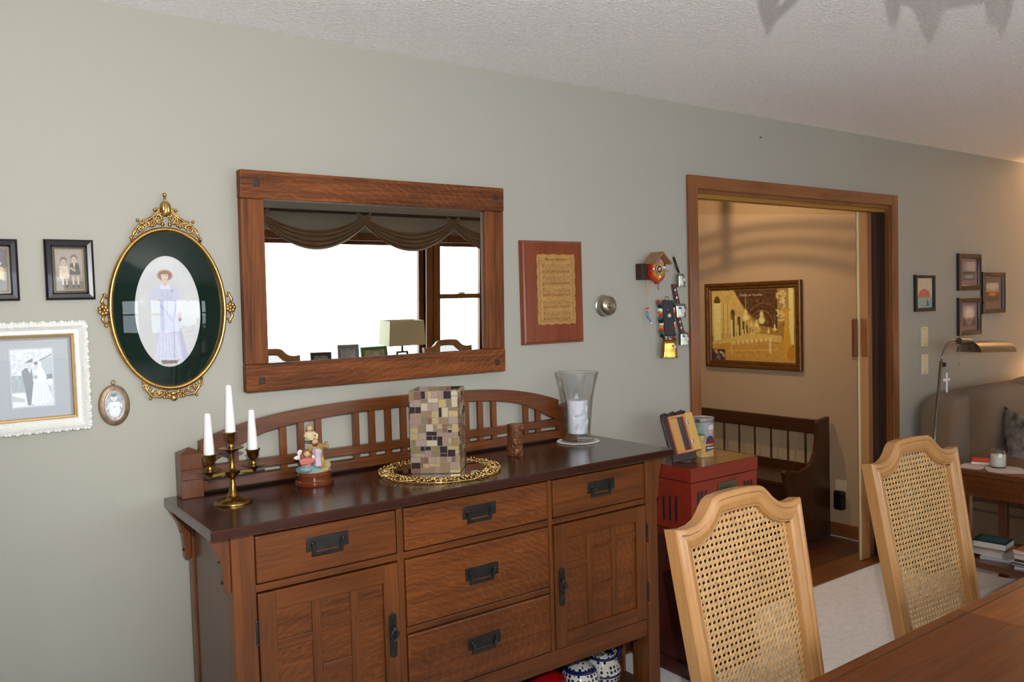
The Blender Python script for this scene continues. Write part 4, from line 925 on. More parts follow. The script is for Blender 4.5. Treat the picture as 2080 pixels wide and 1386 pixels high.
for k in range(12): a = k*PI/6; b.sph((ccx+.015*math.cos(a), -.0677, 1.680+.015*math.sin(a)), (.0013, .0008, .0013), 6, 4)
b.build('hour_marks', mat('white_paint', (236, 234, 228), .5), dial, smooth='all')
b = MB()
for k in range(8): a = k*PI/4; b.sph((ccx+.0055*math.cos(a), -.069, 1.680+.0055*math.sin(a)), (.0035, .0012, .0035), 7, 5)
b.build('dial_flower', mat('pink_white_paint', (238, 206, 206), .5), dial, smooth='all')
MB().sph((ccx, -.071, 1.680), (.0024, .002, .0024), 8, 6).build('dial_centre', mat('red_paint', (196, 30, 26), .4), dial, smooth='all')
b = MB().sph((ccx-.008, -.066, 1.714), (.008, .003, .006)).sph((ccx-.016, -.066, 1.709), (.004, .003, .004)).sph((ccx+.004, -.066, 1.717), (.005, .003, .005))
b.build('blue_bird_motif', mat('sky_blue_paint', (74, 130, 200), .45), t, smooth='all')
b = MB().sph((ccx-.034, -.066, 1.681), (.006, .003, .006)).sph((ccx+.032, -.066, 1.688), (.007, .003, .005)).sph((ccx+.004, -.066, 1.648), (.006, .003, .005)).sph((ccx+.010, -.066, 1.717), (.006, .003, .004))
b.build('white_flower_motif', MATS['white_paint'], t, smooth='all')
b = MB().sph((ccx-.016, -.066, 1.654), (.008, .003, .006)).sph((ccx+.020, -.066, 1.657), (.008, .003, .006)).sph((ccx+.012, -.066, 1.650), (.005, .003, .004))
b.build('leaf_motif', mat('olive_paint', (140, 146, 52), .5), t, smooth='all')
MB().box(ccx-.046, ccx+.052, -.075, -.060, 1.672, 1.676).build('perch_rail', MATS['roof_shingle'], t)
MB().sph((ccx+.036, -.060, 1.695), (.007, .007, .013), 8, 6).sph((ccx+.036, -.06, 1.706), (.004, .004, .008), 8, 6).build('little_fir_tree', mat('dark_green_paint', (22, 70, 44), .6), t, smooth='all')
b = MB()
for dx in (-.004, .004): b.tube([(2.592+dx, -.030, 1.64), (2.592+dx, -.026, 1.575)], .0014, 5)
b.tube([(2.592, -.026, 1.58), (2.592, -.022, 1.515)], .0008, 5); b.tube([(ccx+.006, -.050, 1.63), (ccx+.010, -.045, 1.600), (ccx+.014, -.045, 1.590), (ccx+.018, -.045, 1.604), (ccx+.014, -.05, 1.63)], .0010, 5)
b.build('chains', m_brass, t)
fg = MB().sph((2.592, -.022, 1.484), (.0065, .0065, .014), 10, 8).tube([(2.590, -.022, 1.472), (2.597, -.030, 1.462), (2.602, -.032, 1.448)], [.0045, .004, .003], 7)
hf = fg.build('swinging_figure', mat('blue_doll_dress', (96, 132, 176), .5), t, smooth='all')
MB().sph((2.592, -.022, 1.504), .0065, 10, 8).build('figure_head', mat('doll_face', (214, 168, 130), .5), hf, smooth='all')
MB().sph((2.592, -.022, 1.509), (.0075, .0075, .0045), 10, 8).build('figure_hat', MATS['red_paint'], hf, smooth='all')
MB().sph((2.603, -.033, 1.445), .0045, 8, 6).build('figure_shoe', MATS['white_paint'], hf, smooth='all')

# cow bells on straps
def cowbell(cx, zt, zb_, wt, wb, dp, par, m, yc=-.024, lean=0, nm='bell'):
    L = []; prof = [(.15, 0), (.75, .0), (.97, .07), (1.0, .20), (1.02, .6), (1.0, .92), (1.05, 1.0), (1.0, .99), (.95, .9), (.3, .2)]
    for k, (f, q) in enumerate(prof):
        wv = (wt+(wb-wt)*q)*f; z = zt+(zb_-zt)*q; row = []
        for i in range(32):
            a = 2*PI*i/32; ca, sa = math.cos(a), math.sin(a); e = .62
            row.append((cx+lean*q+wv/2*math.copysign(abs(ca)**e, ca), yc+dp/2*f*math.copysign(abs(sa)**e, sa), z))
        L.append(row)
    return MB().loops(L).build(nm, m, par, smooth=True, angle=60)
def flower(cx, cz, y, s, par, blue=(-.8, .9), redp=(.9, .8)):
    b = MB()
    for k in range(9): a = k*2*PI/9; b.tube([(cx+.15*s*math.cos(a), y, cz+.15*s*math.sin(a)), (cx+s*.6*math.cos(a), y-.001, cz+s*.6*math.sin(a)), (cx+s*math.cos(a), y, cz+s*math.sin(a))], [s*.08, s*.19, s*.05], 6)
    b.build('painted_edelweiss', MATS['white_paint'], par, smooth='all')
    MB().sph((cx, y-.0015, cz), (s*.26, .0015, s*.26), 8, 6).build('flower_eye', mat('yellow_paint', (220, 190, 60), .5), par, smooth='all')
    MB().sph((cx+blue[0]*s, y, cz+blue[1]*s), (s*.55, .0018, s*.45), 8, 6).build('blue_blossom', mat('gentian_blue', (52, 106, 180), .45), par, smooth='all')
    MB().sph((cx+redp[0]*s, y, cz+redp[1]*s), (s*.34, .0018, s*.34), 8, 6).build('red_blossom', mat('alpine_red', (190, 50, 40), .45), par, smooth='all')
m_leather = mat('black_leather_strap', (34, 26, 26), .5, bump=.3, bscale=200)
t = thing('cow_bell', 'large brass bell on wide black strap edged with coloured wool fringe', 'bell', (2.70, 0, 1.42))
b = MB().add([(2.690, -.010, 1.545), (2.742, -.010, 1.543), (2.742, -.002, 1.543), (2.690, -.002, 1.545), (2.700, -.014, 1.385), (2.745, -.014, 1.378), (2.745, -.004, 1.378), (2.700, -.004, 1.385)], [(0, 1, 5, 4), (3, 7, 6, 2), (0, 4, 7, 3), (1, 2, 6, 5), (0, 3, 2, 1), (4, 5, 6, 7)])
b.build('strap', m_leather, t, bevel=.002)
wools = [mat('wool_red', (190, 40, 32), .9), mat('wool_green', (22, 96, 84), .9), mat('wool_white', (226, 222, 212), .9), mat('wool_black', (22, 22, 28), .9), mat('wool_orange', (214, 140, 50), .9)]
b = MB(); rw = random.Random(3)
seq = [0, 1, 3, 2, 4, 0, 1, 3, 2, 4, 0, 1, 3]
for i in range(13):
    for k in range(4):
        b.cur = seq[i]; b.sph((2.674+.010*i/12+rw.uniform(-.006, .006), -.012+rw.uniform(-.005, .005), 1.540-i*.0128+rw.uniform(-.004, .004)), .0075, 7, 5)
for i in range(12):
    b.cur = seq[(i+1) % 13]; b.sph((2.746+.002*rw.random(), -.008, 1.530-i*.0128), (.0045, .006, .007), 7, 5)
for i in range(7):
    for k in range(3): b.cur = seq[(i*2+k) % 13]; b.sph((2.692+i*.009, -.016, 1.372-.001*i+rw.uniform(-.004, .004)), .0068, 7, 5)
b.build('wool_fringe', wools, t, smooth='all')
MB().tube([(2.714+.009*math.cos(a), -.006, 1.552+.009*math.sin(a)) for a in [2*PI*i/14 for i in range(14)]], .0018, 6, True).build('hanging_ring', m_brass, t, smooth='all')
flower(2.720, 1.475, -.0155, .010, t, (-.6, 2.6), (.4, 1.4))
bb = cowbell(2.710, 1.366, 1.288, .062, .078, .040, t, mat('polished_bell_brass', (176, 138, 66), .2, metal=1, var=.2, vscale=40), -.026)
flower(2.728, 1.334, -.0475, .0085, bb, (-.9, .8), (.9, -.6))
t.rotation_euler.z = math.radians(-22); t.location.y = -.016
m_pewter = mat('pewter_bell', (150, 146, 132), .3, metal=.95)
t = thing('cow_bell', 'small pewter bell on a thin looped leather thong, uppermost on the wall', 'bell', (2.80, 0, 1.66))
b = MB().tube([(2.781, -.006, 1.738), (2.790, -.008, 1.70), (2.803, -.010, 1.666)], .0030, 6).tube([(2.786, -.006, 1.738), (2.798, -.008, 1.70), (2.808, -.010, 1.666)], .0030, 6)
b.build('strap', m_leather, t, smooth='all')
MB().tube([(2.782+.005*math.cos(a), -.006, 1.745+.006*math.sin(a)) for a in [2*PI*i/12 for i in range(12)]], .0011, 6, True).build('hanging_ring', m_chrome, t, smooth='all')
bb = cowbell(2.806, 1.662, 1.602, .030, .040, .028, t, m_pewter, -.020, .004)
flower(2.818, 1.634, -.0355, .008, bb, (-.2, 2.0), (.6, -1.6))
t.rotation_euler.z = math.radians(-22); t.location.y = -.006
t = thing('bell_strap', 'long red-patterned strap with two small painted bells beside the doorway', 'bells', (2.80, 0, 1.46))
def strapseg(xa, za, xb, zb_):
    b = MB().add([(xa-.011, -.008, za), (xa+.011, -.008, za), (xb+.013, -.010, zb_), (xb-.013, -.010, zb_), (xa-.011, -.003, za), (xa+.011, -.003, za), (xb+.013, -.005, zb_), (xb-.013, -.005, zb_)], [(0, 1, 2, 3), (4, 7, 6, 5), (0, 4, 5, 1), (1, 5, 6, 2), (2, 6, 7, 3), (3, 7, 4, 0)]); s_ = b.build('strap', m_leather, t)
    b = MB(); n = 5
    for i in range(n):
        q = (i+.5)/n; b.cur = i % 2; b.sph((xa+(xb-xa)*q+.002, -.010, za+(zb_-za)*q), (.005, .0015, .007), 7, 5)
    b.build('embroidery', [mat('woven_red', (160, 56, 56), .7), mat('woven_cream', (206, 196, 176), .7)], s_, smooth='all')
strapseg(2.776, 1.615, 2.793, 1.528); strapseg(2.797, 1.464, 2.812, 1.396)
MB().tube([(2.774+.005*math.cos(a), -.006, 1.622+.006*math.sin(a)) for a in [2*PI*i/12 for i in range(12)]], .0011, 6, True).build('hanging_ring', m_chrome, t, smooth='all')
bb = cowbell(2.797, 1.526, 1.464, .058, .050, .032, t, m_pewter, -.022, .002); flower(2.806, 1.494, -.0395, .013, bb, (-1.1, 1.0), (1.1, .9))
bb = cowbell(2.814, 1.396, 1.338, .046, .050, .030, t, m_pewter, -.021, .002); flower(2.822, 1.366, -.0375, .012, bb, (-1.1, 1.1), (.9, 1.1))

t.rotation_euler.z = math.radians(-22); t.location.y = -.010

# four small pictures on the far part of the wall
m_bf = mat('dark_espresso_frame', (40, 26, 22), .3, coat=.3)
flat = [(0, 0), (0, -.018), (.003, -.021), (.030, -.019), (.034, -.014), (.034, -.006)]
cv = Canvas(60, 60, (226, 204, 172)); cv.rect(0, 1, 0, .35, (150, 178, 168)); cv.noise(4, 5, 2); cv.ell(.5, .36, .38, .28, (206, 112, 98), 0, .08); cv.rect(0, 1, 0, .34, (152, 180, 170)); cv.line((.1, .25), (.9, .28), .012, (190, 206, 196)); cv.line((.2, .15), (.7, .12), .012, (190, 206, 196)); cv.poly([(.70, .33), (.62, .06), (.80, .06)], (92, 72, 76)); cv.line((.08, .30), (.12, .36), .02, (110, 70, 70))
photo_frame('picture_frame', 'thin black frame with pink rising sun print, nearest the doorway trim', 'picture frame', 4.862, 5.092, 1.432, 1.655, [(0, 0), (0, -.016), (.003, -.018), (.020, -.017), (.022, -.006)], m_black, cv, .022)
def seapic(kind):
    cv = Canvas(50, 60, (150, 134, 130))
    if kind == 0: cv.rect(0, 1, 0, .45, (96, 88, 80)); cv.ell(.75, .75, .5, .3, (196, 178, 168), 0, .8); cv.ell(.5, .2, .4, .10, (150, 160, 150), 0, .8); cv.rect(0, 1, .40, .46, (64, 54, 52))
    if kind == 1: cv.rect(0, 1, 0, .40, (92, 74, 70)); cv.ell(.5, .62, .4, .34, (246, 226, 206), 0, .9); cv.ell(.5, .2, .2, .2, (150, 120, 106), 0, .9); cv.noise(5, 3, 6)
    if kind == 2: cv.rect(0, 1, 0, .50, (92, 70, 52)); cv.rect(0, 1, .5, .6, (222, 138, 56)); cv.ell(.5, .8, .6, .2, (206, 196, 186), 0, .8); cv.ell(.5, .38, .3, .10, (206, 132, 74), 0, .7)  # the orange is a reflection painted into the print
    return cv
mm = mat('mauve_mat_board', (158, 122, 126), .8)
photo_frame('picture_frame', 'dark framed sea photo on mauve mat, upper of the stacked pair', 'picture frame', 5.388, 5.683, 1.552, 1.790, flat, m_bf, seapic(0), .034, matcol=mm, canvas_rect=(5.455, 5.625, 1.618, 1.738))
photo_frame('picture_frame', 'dark framed glowing sunset on mauve mat, lower of the stacked pair', 'picture frame', 5.388, 5.683, 1.262, 1.506, flat, m_bf, seapic(1), .034, matcol=mm, canvas_rect=(5.455, 5.625, 1.320, 1.455))
photo_frame('picture_frame', 'dark framed picture with painted orange reflection on grey mat at the far right of the wall', 'picture frame', 5.710, 6.028, 1.392, 1.672, flat, m_bf, seapic(2), .034, matcol=mat('taupe_mat_board', (132, 112, 92), .8), canvas_rect=(5.775, 5.955, 1.475, 1.600))
# two switch plates
for (z0, z1, lab, tg) in ((1.217, 1.337, 'almond switch plate, the upper of two beside the doorway', 0), (1.045, 1.168, 'almond switch plate with rocker, the lower of two beside the doorway', 1)):
    t = thing('switch_plate', lab, 'light switch', (4.982, 0, z0)); MB().box(4.944, 5.021, -.006, 0, z0, z1).build('plate', m_almond, t, bevel=.002)
    if tg: MB().box(4.966, 4.999, -.010, -.005, z0+.028, z1-.028).build('rocker', m_almond, t, bevel=.002)
    else: MB().box(4.977, 4.988, -.016, -.005, z0+.050, z0+.074).build('toggle', m_almond, t, bevel=.002)
    MB().sph((4.982, -.006, z0+.012), .003, 6, 5).sph((4.982, -.006, z1-.012), .003, 6, 5).build('screw', m_brass, t, split=True)

# ------------------------------------------------------------------ entry hall furniture
XW = 4.72
def R4(fn): return fn
t = thing('framed_poster', 'gold-brown framed poster of a chandelier-lit palace hall above the bench', 'picture frame', (XW, 1.07, 1.35))
cvb = 1
m_pf = mat('antique_gold_wood', (112, 74, 32), .35, metal=.35, var=.3, vscale=30)
f = to_x_wall(XW)
y0_, y1_, z0_, z1_ = -1.478, -.668, 1.048, 1.655      # u = -y
moulding(MB(), y0_, y1_, z0_, z1_, [(0, 0), (0, -.028), (.006, -.032), (.022, -.030), (.028, -.020), (.040, -.022), (.048, -.016), (.050, -.008)]).xf(f).build('frame', m_pf, t)
cv = Canvas(150, 120, (150, 104, 56)); cv.noise(8, 6, 4)
cv.poly([(.0, .78), (0, 1), (.28, 1), (.42, .7), (.62, .45), (.6, .40), (.3, .40), (0, .35)], (206, 166, 104))
cv.poly([(.28, 1), (.80, 1), (.80, .46), (.60, .50), (.42, .74)], (70, 46, 36)); cv.noise(5, 3, 8)
for k, (cx, r_) in enumerate([(.64, .20), (.62, .13), (.60, .085)]):
    for s_ in range(30):
        a = PI*s_/29; cv.ell(cx+r_*math.cos(a), .52+r_*1.5*math.sin(a)*.95, .008, .010, (142, 92, 54), 0, .6, .7)
cv.ell(.60, .84, .05, .03, (100, 64, 44)); cv.ell(.61, .84, .03, .02, (56, 34, 28))
for k, (x_, w_, h_, bz) in enumerate([(.07, .075, .84, .20), (.27, .05, .68, .26), (.345, .036, .60, .30), (.40, .028, .54, .33), (.44, .02, .50, .35), (.48, .016, .47, .36), (.51, .013, .45, .36)]):
    cv.poly([(x_-w_*.7, bz), (x_+w_*.7, bz), (x_+w_*.7, h_), (x_-w_*.7, h_)], (226, 196, 136)); cv.ell(x_, h_-.02, w_*.55, w_*1.3, (74, 52, 38), 0, .15); cv.rect(x_-w_*.5, x_+w_*.5, bz, h_-.02, (238, 220, 176) if k == 0 else (92, 66, 44)); cv.rect(x_-w_*.5, x_-w_*.1, bz, h_-.1, (236, 214, 164))
for x_ in (.155, .205): cv.rect(x_-.02, x_+.02, .22, .80, (220, 188, 128)); cv.rect(x_-.008, x_+.004, .22, .80, (170, 128, 76))
cv.poly([(0, 0), (1, 0), (1, .20), (.62, .30), (0, .22)], (190, 132, 66)); cv.poly([(0, .22), (.62, .30), (.85, .26), (.85, .36), (.5, .40), (0, .26)], (216, 172, 104)); cv.noise(7, 2, 12); cv.line((.2, .135), (.8, .17), .004, (226, 180, 112)); cv.rect(.70, .73, .12, .34, (236, 214, 160), .8); cv.rect(.24, .26, .08, .30, (226, 186, 116), .6)
cv.rect(.93, .985, .25, 1, (232, 212, 160)); cv.poly([(.80, .55), (.92, .55), (.92, 1), (.82, 1)], (150, 116, 78))
for k in range(26): cv.ell(.80+.10*rnd.random(), .55+.42*rnd.random(), .014, .022, (232, 206, 160), rnd.random()*3, .5, .8)
cv.poly([(.84, .72), (.96, .73), (.92, .67), (.88, .67)], (200, 136, 52)); cv.rect(.885, .925, .50, .68, (206, 146, 62)); cv.poly([(.88, .5), (.93, .5), (.97, .05), (.85, .05)], (206, 142, 60)); cv.ell(.95, .12, .045, .09, (176, 110, 40), 0, .4); cv.ell(.85, .22, .03, .08, (196, 132, 60), 0, .5)
for (x_, z_, s_) in ((.43, .63, .9), (.62, .59, 1), (.56, .52, .6), (.50, .52, .4), (.70, .42, .4), (.77, .46, .5)):
    cv.ell(x_, z_-.02*s_, .038*s_, .05*s_, (246, 226, 182), 0, .6); cv.ell(x_, z_+.06*s_, .02*s_, .05*s_, (240, 214, 160), 0, .7); cv.line((x_, z_+.1*s_), (x_, z_+.36*s_), .0022, (226, 190, 130), .7)
for k in range(9): cv.ell(.28+.055*k, .25+.007*k, .016, .028, (238, 212, 160), 0, .5, .8)
cv.rect(0.0, .165, 0, .155, (52, 40, 52)); 
for k in range(16): cv.ell(.02+.13*rnd.random(), .02+.12*rnd.random(), .014, .02, rnd.choice([(196, 176, 170), (150, 80, 70), (90, 90, 130), (210, 190, 160)]), rnd.random(), .5, .8)
cv.a = 255*(np.clip(cv.a*1.12-18, 0, 255)/255)**.66; cv.a[..., 2] *= .78; cv.noise(4, 2, 21)
pu0, pz0, pw, ph = y0_+.052, z0_+.052, (y1_-y0_)-.104, (z1_-z0_)-.104
cv.build('printed_hall_picture', t, (XW-.010, -pu0, pz0), (0, -pw, 0), (0, 0, ph))
text_mb('Château de Versailles', .023, (XW-.0105, -(pu0+pw*.49), pz0+ph*.91), (0, -1, 0), (0, 0, 1), shear=.4).build('title_lettering', mat('cream_lettering', (222, 200, 170), .6), t)
MB().add([(XW-.014, -(pu0-.002), pz0-.002), (XW-.014, -(pu0+pw+.002), pz0-.002), (XW-.014, -(pu0+pw+.002), pz0+ph+.002), (XW-.014, -(pu0-.002), pz0+ph+.002)], [(0, 1, 2, 3)]).build('glass', pane_mat('poster_glass', .8), t)

t = thing('hall_bench', 'dark wooden storage bench with spindle back against the entry hall wall', 'bench', (4.45, 1.2, 0))
bx0, bx1 = 4.225, 4.690; dy = 0
prof = [(4.690, 0), (4.345, 0), (4.320, .12), (4.262, .30), (4.232, .42), (4.215, .47), (4.235, .486), (4.30, .468), (4.38, .455), (4.450, .468), (4.512, .505), (4.546, .56), (4.560, .63), (4.566, .74), (4.585, .758), (4.690, .770)]
MB().prism(prof, .462, .492, 'y').build('end_panel', m_benchz, t, bevel=.004)
MB().prism(prof, 1.93, 1.96, 'y').build('end_panel', m_benchz, t, bevel=.004)
MB().box(4.64, 4.672, .492, 1.93, .655, .745).build('top_rail', m_bench, t, bevel=.004)
MB().box(4.645, 4.668, .492, 1.93, .30, .45).build('lower_back', m_bench, t, bevel=.003)
for k in range(10):
    y_ = .617+k*.134
    MB().lathe([(.0065, 0), (.008, .10), (.0065, .205)], (4.657, y_, .45), 10).build('spindle', m_benchz, t, smooth=True)
MB().box(4.255, 4.64, .492, 1.93, .375, .400).build('seat', m_bench, t, bevel=.004)
MB().box(4.30, 4.64, .492, 1.93, .05, .375).build('storage_box', m_bench, t, bevel=.003)
tag(MB().box(XW-.006, XW, .365, .440, .255, .365).build('wall_outlet', m_almond, bevel=.002), 'almond wall outlet low on the entry hall wall', 'outlet')
t = thing('air_freshener', 'black rounded plug-in device in the outlet right of the bench', 'air freshener', (XW-.04, .40, .24))
MB().box(XW-.050, XW-.007, .362, .432, .180, .300).build('housing', mat('black_plastic', (16, 16, 18), .25), t, bevel=.013, bseg=4)
MB().box(XW-.012, XW-.0062, .38, .41, .27, .295).build('plug', MATS['black_plastic'], t)

# ceiling lantern of the hall (hangs above the visible part of the opening)
lx_, ly_, lz_ = 3.75, .95, 2.285
t = thing('ceiling_lantern', 'ringed brass ceiling lantern of the entry hall', 'ceiling light', (lx_, ly_, CEIL))
b = MB()
for (z, r_) in ((2.325, .085), (2.300, .105), (2.253, .12), (2.240, .12), (2.226, .12)):
    b.tube([(lx_+r_*math.cos(a), ly_+r_*math.sin(a), z) for a in [2*PI*i/40 for i in range(40)]], .0034, 6, True)
for k in range(4):
    a = k*PI/2+.34; b.tube([(lx_+.06*math.cos(a), ly_+.06*math.sin(a), 2.36), (lx_+.12*math.cos(a), ly_+.12*math.sin(a), 2.265), (lx_+.12*math.cos(a), ly_+.12*math.sin(a), 2.222)], .006, 6)
b.build('cage', m_brass, t, smooth='all')
MB().lathe([(0, 0), (.07, 0), (.06, -.03), (.02, -.05), (.02, -.08), (.06, -.085), (0, -.09)], (lx_, ly_, CEIL), 28, cap=False).build('canopy', m_brass, t, smooth=True)
MB().tube([(lx_, ly_, 2.36), (lx_, ly_, 2.325)], .010, 8).build('socket', m_white, t)

# ------------------------------------------------------------------ red chest on its cabinet
AX0, AX1, AY0, AY1 = 2.450, 2.868, -.385, -.025
t = thing('jewelry_cabinet', 'tall cherry-red cabinet with lift lid and slotted sides beside the sideboard', 'cabinet', ((AX0+AX1)/2, (AY0+AY1)/2, 0))
MB().box(AX0, AX1, AY0, AY1, .812, .868).build('lid', m_red, t, bevel=.004)
MB().box(AX0+.001, AX1-.001, AY0+.001, AY1-.001, .8675, .8692).build('lid_top', m_redtop, t, bevel=.001)
MB().box(AX0+.003, AX1-.003, AY0+.003, AY1-.003, .605, .809).build('chest_body', m_red, t, bevel=.003)
MB().box(AX0-.012, AX1+.005, AY0-.010, AY1+.003, .575, .605).build('ledge', m_redtop, t, bevel=.005)
MB().box(AX0+.012, AX1-.012, AY0+.015, AY1-.005, .03, .575).build('lower_cabinet', wood('shaded_cherry', (88, 34, 22), (56, 20, 14), 'z', .35, .3), t, bevel=.003)  # shade below the ledge is put into this darker cherry
MB().box(AX0+.0, AX1-.0, AY0+.002, AY1, .0, .06).build('plinth', MATS['shaded_cherry'], t, bevel=.004)
m_slot = mat('slot_inlay', (36, 34, 38), .35)
for k in range(3):
    yy = -.300+k*.034; MB().box(AX0+.0005, AX0+.004, yy-.0045, yy+.0045, .640, .745-.004*k).build('slot', m_slot, t)
    for xc in (AX0+.065, AX1-.065):
        xx = xc-.022+k*.022; MB().box(xx-.0045, xx+.0045, AY0+.0005, AY0+.004, .66, .772).build('slot', m_slot, t)
hc = (AX0+AX1)/2+.01
hb = MB().box(hc-.055, hc+.055, AY0-.003, AY0+.003, .742, .79).build('handle_plate', mat('antique_pewter', (118, 116, 96), .4, metal=.8), t, bevel=.002)
MB().box(hc-.045, hc+.045, AY0-.018, AY0-.010, .750, .768).box(hc-.045, hc-.035, AY0-.012, AY0-.002, .755, .765).box(hc+.035, hc+.045, AY0-.012, AY0-.002, .755, .765).build('handle', MATS['antique_pewter'], hb, bevel=.002)
MB().box(hc-.040, hc+.040, AY0-.0045, AY0-.003, .700, .735).build('label_window', mat('pale_window', (196, 198, 190), .2), t)
ZT = .8695
# leaning frame with the little hinged box-frame
t = thing('photo_stand', 'dark easel frame leaning back, holding a small hinged copper-wood photo case', 'picture frame', (2.545, -.268, ZT))
ox_, oy_ = 2.545, -.268
MB().box(ox_-.052, ox_+.058, oy_, oy_+.014, ZT, ZT+.205).build('board', mat('dark_walnut_board', (54, 40, 38), .45, var=.3, vscale=40), t, bevel=.003)
b = MB()
for k in range(9): b.sph((ox_-.046+k*.0125, oy_-.001, ZT+.203+.003*math.sin(k*2.1)), (.008, .008, .006), 8, 6)
b.build('carved_top', MATS['dark_walnut_board'], t, smooth='all')
cop = mat('copper_wood', (196, 124, 76), .35, coat=.2)
cs = moulding(MB(), ox_-.030, ox_+.046, ZT+.030, ZT+.190, [(0, oy_), (0, oy_-.018), (.009, -0+oy_-.018), (.010, oy_-.006)]).build('case_frame', cop, t)
MB().box(ox_-.022, ox_+.012, oy_-.006, oy_, ZT+.038, ZT+.182).build('case_lining', mat('golden_lining', (190, 146, 66), .5), t)
MB().box(ox_+.012, ox_+.038, oy_-.006, oy_, ZT+.038, ZT+.182).build('case_recess', mat('plum_recess', (60, 36, 44), .5), t)
MB().add(rect(ox_-.021, ox_+.036, ZT+.039, ZT+.181, oy_-.012), [(0, 1, 2, 3)]).build('glass', m_glass, t)
MB().box(ox_+.046, ox_+.082, oy_-.016, oy_-.006, ZT+.032, ZT+.192).build('open_cover', mat('golden_maple', (196, 156, 80), .4), t, bevel=.002)
b = MB()
for z in (.150, .072): b.tube([(ox_+.046, oy_-.019, ZT+z-.009), (ox_+.046, oy_-.019, ZT+z+.009)], .003, 8).box(ox_+.038, ox_+.054, oy_-.0195, oy_-.0175, ZT+z-.008, ZT+z+.008)
b.build('hinge', mat('shiny_nickel', (214, 206, 186), .15, metal=1), t)
b = MB().bar((ox_-.01, oy_+.014, ZT+.13), (ox_-.01, oy_+.075, ZT-.0+.038), .030, .004, (1, 0, 0)); b.build('easel_leg', MATS['dark_walnut_board'], t)
t.rotation_euler = (math.radians(-20), math.radians(-7), math.radians(-22))
t.location.z += .006
# printed tin
tx, ty = 2.715, -.215
t = thing('tin_can', 'round printed cardboard tin with metal lid and portrait on its label', 'tin', (tx, ty, ZT))
b = MB().lathe([(0, 0), (.049, 0), (.049, .004), (.0475, .006), (.0475, .150), (0, .150)], (tx, ty, ZT), 48, cap=False)
b.build('can_body', mat('gold_green_label', (176, 150, 92), .35, coat=.2), t, smooth=True)
MB().lathe([(0, .148), (.050, .148), (.051, .151), (.051, .163), (.049, .165), (.047, .161), (0, .161)], (tx, ty, ZT), 48, cap=False).build('lid', mat('tin_metal', (200, 202, 206), .25, metal=.9), t, smooth=True, angle=40)
def wrap(cv, name, a0, a1, z0, z1, r, par):
    w_, h_ = cv.w, cv.h; o = cv.build(name, par, (0, 0, 0), (1, 0, 0), (0, 0, 1), m=vcol_mat('label_print', .35, .2)); me = o.data
    off = Vector((0, 0, 0)); p = par
    while p is not None: off += p.location; p = p.parent
    for k, v_ in enumerate(me.vertices):
        i, j = k % w_, k//w_; a = a0+(a1-a0)*i/(w_-1); v_.co = Vector((tx+r*math.cos(a), ty+r*math.sin(a), ZT+z0+(z1-z0)*j/(h_-1)))-off
cv = Canvas(80, 90, (186, 160, 100)); cv.rect(0, .36, .66, 1, (130, 146, 128)); cv.rect(0, .36, .6, .68, (84, 96, 80)); cv.rect(0, 1, .30, .34, (206, 150, 52)); cv.rect(0, 1, 0, .30, (198, 150, 90)); cv.noise(6, 4, 3)
cv.rect(.34, .92, .34, 1, (150, 146, 156)); cv.poly([(.36, .34), (.40, .55), (.6, .62), (.72, .34)], (44, 44, 84)); cv.poly([(.45, .34), (.48, .5), (.75, .5), (.80, .34)], (136, 34, 48)); cv.ell(.62, .74, .13, .17, (206, 166, 146)); cv.ell(.60, .84, .14, .09, (214, 204, 192), 0, .3); cv.ell(.62, .64, .05, .015, (130, 50, 50)); cv.ell(.57, .76, .018, .014, (70, 54, 50)); cv.ell(.68, .76, .018, .014, (70, 54, 50)); cv.line((.63, .75), (.65, .69), .012, (180, 130, 110)); cv.poly([(.36, .28), (.9, .30), (.9, .20), (.6, .16), (.36, .1)], (48, 62, 72)); cv.rect(.4, .88, .20, .24, (206, 206, 206)); cv.line((.36, .62), (.30, .4), .02, (150, 110, 50))
wrap(cv, 'printed_label', math.radians(-185), math.radians(-15), .008, .147, .0479, t)
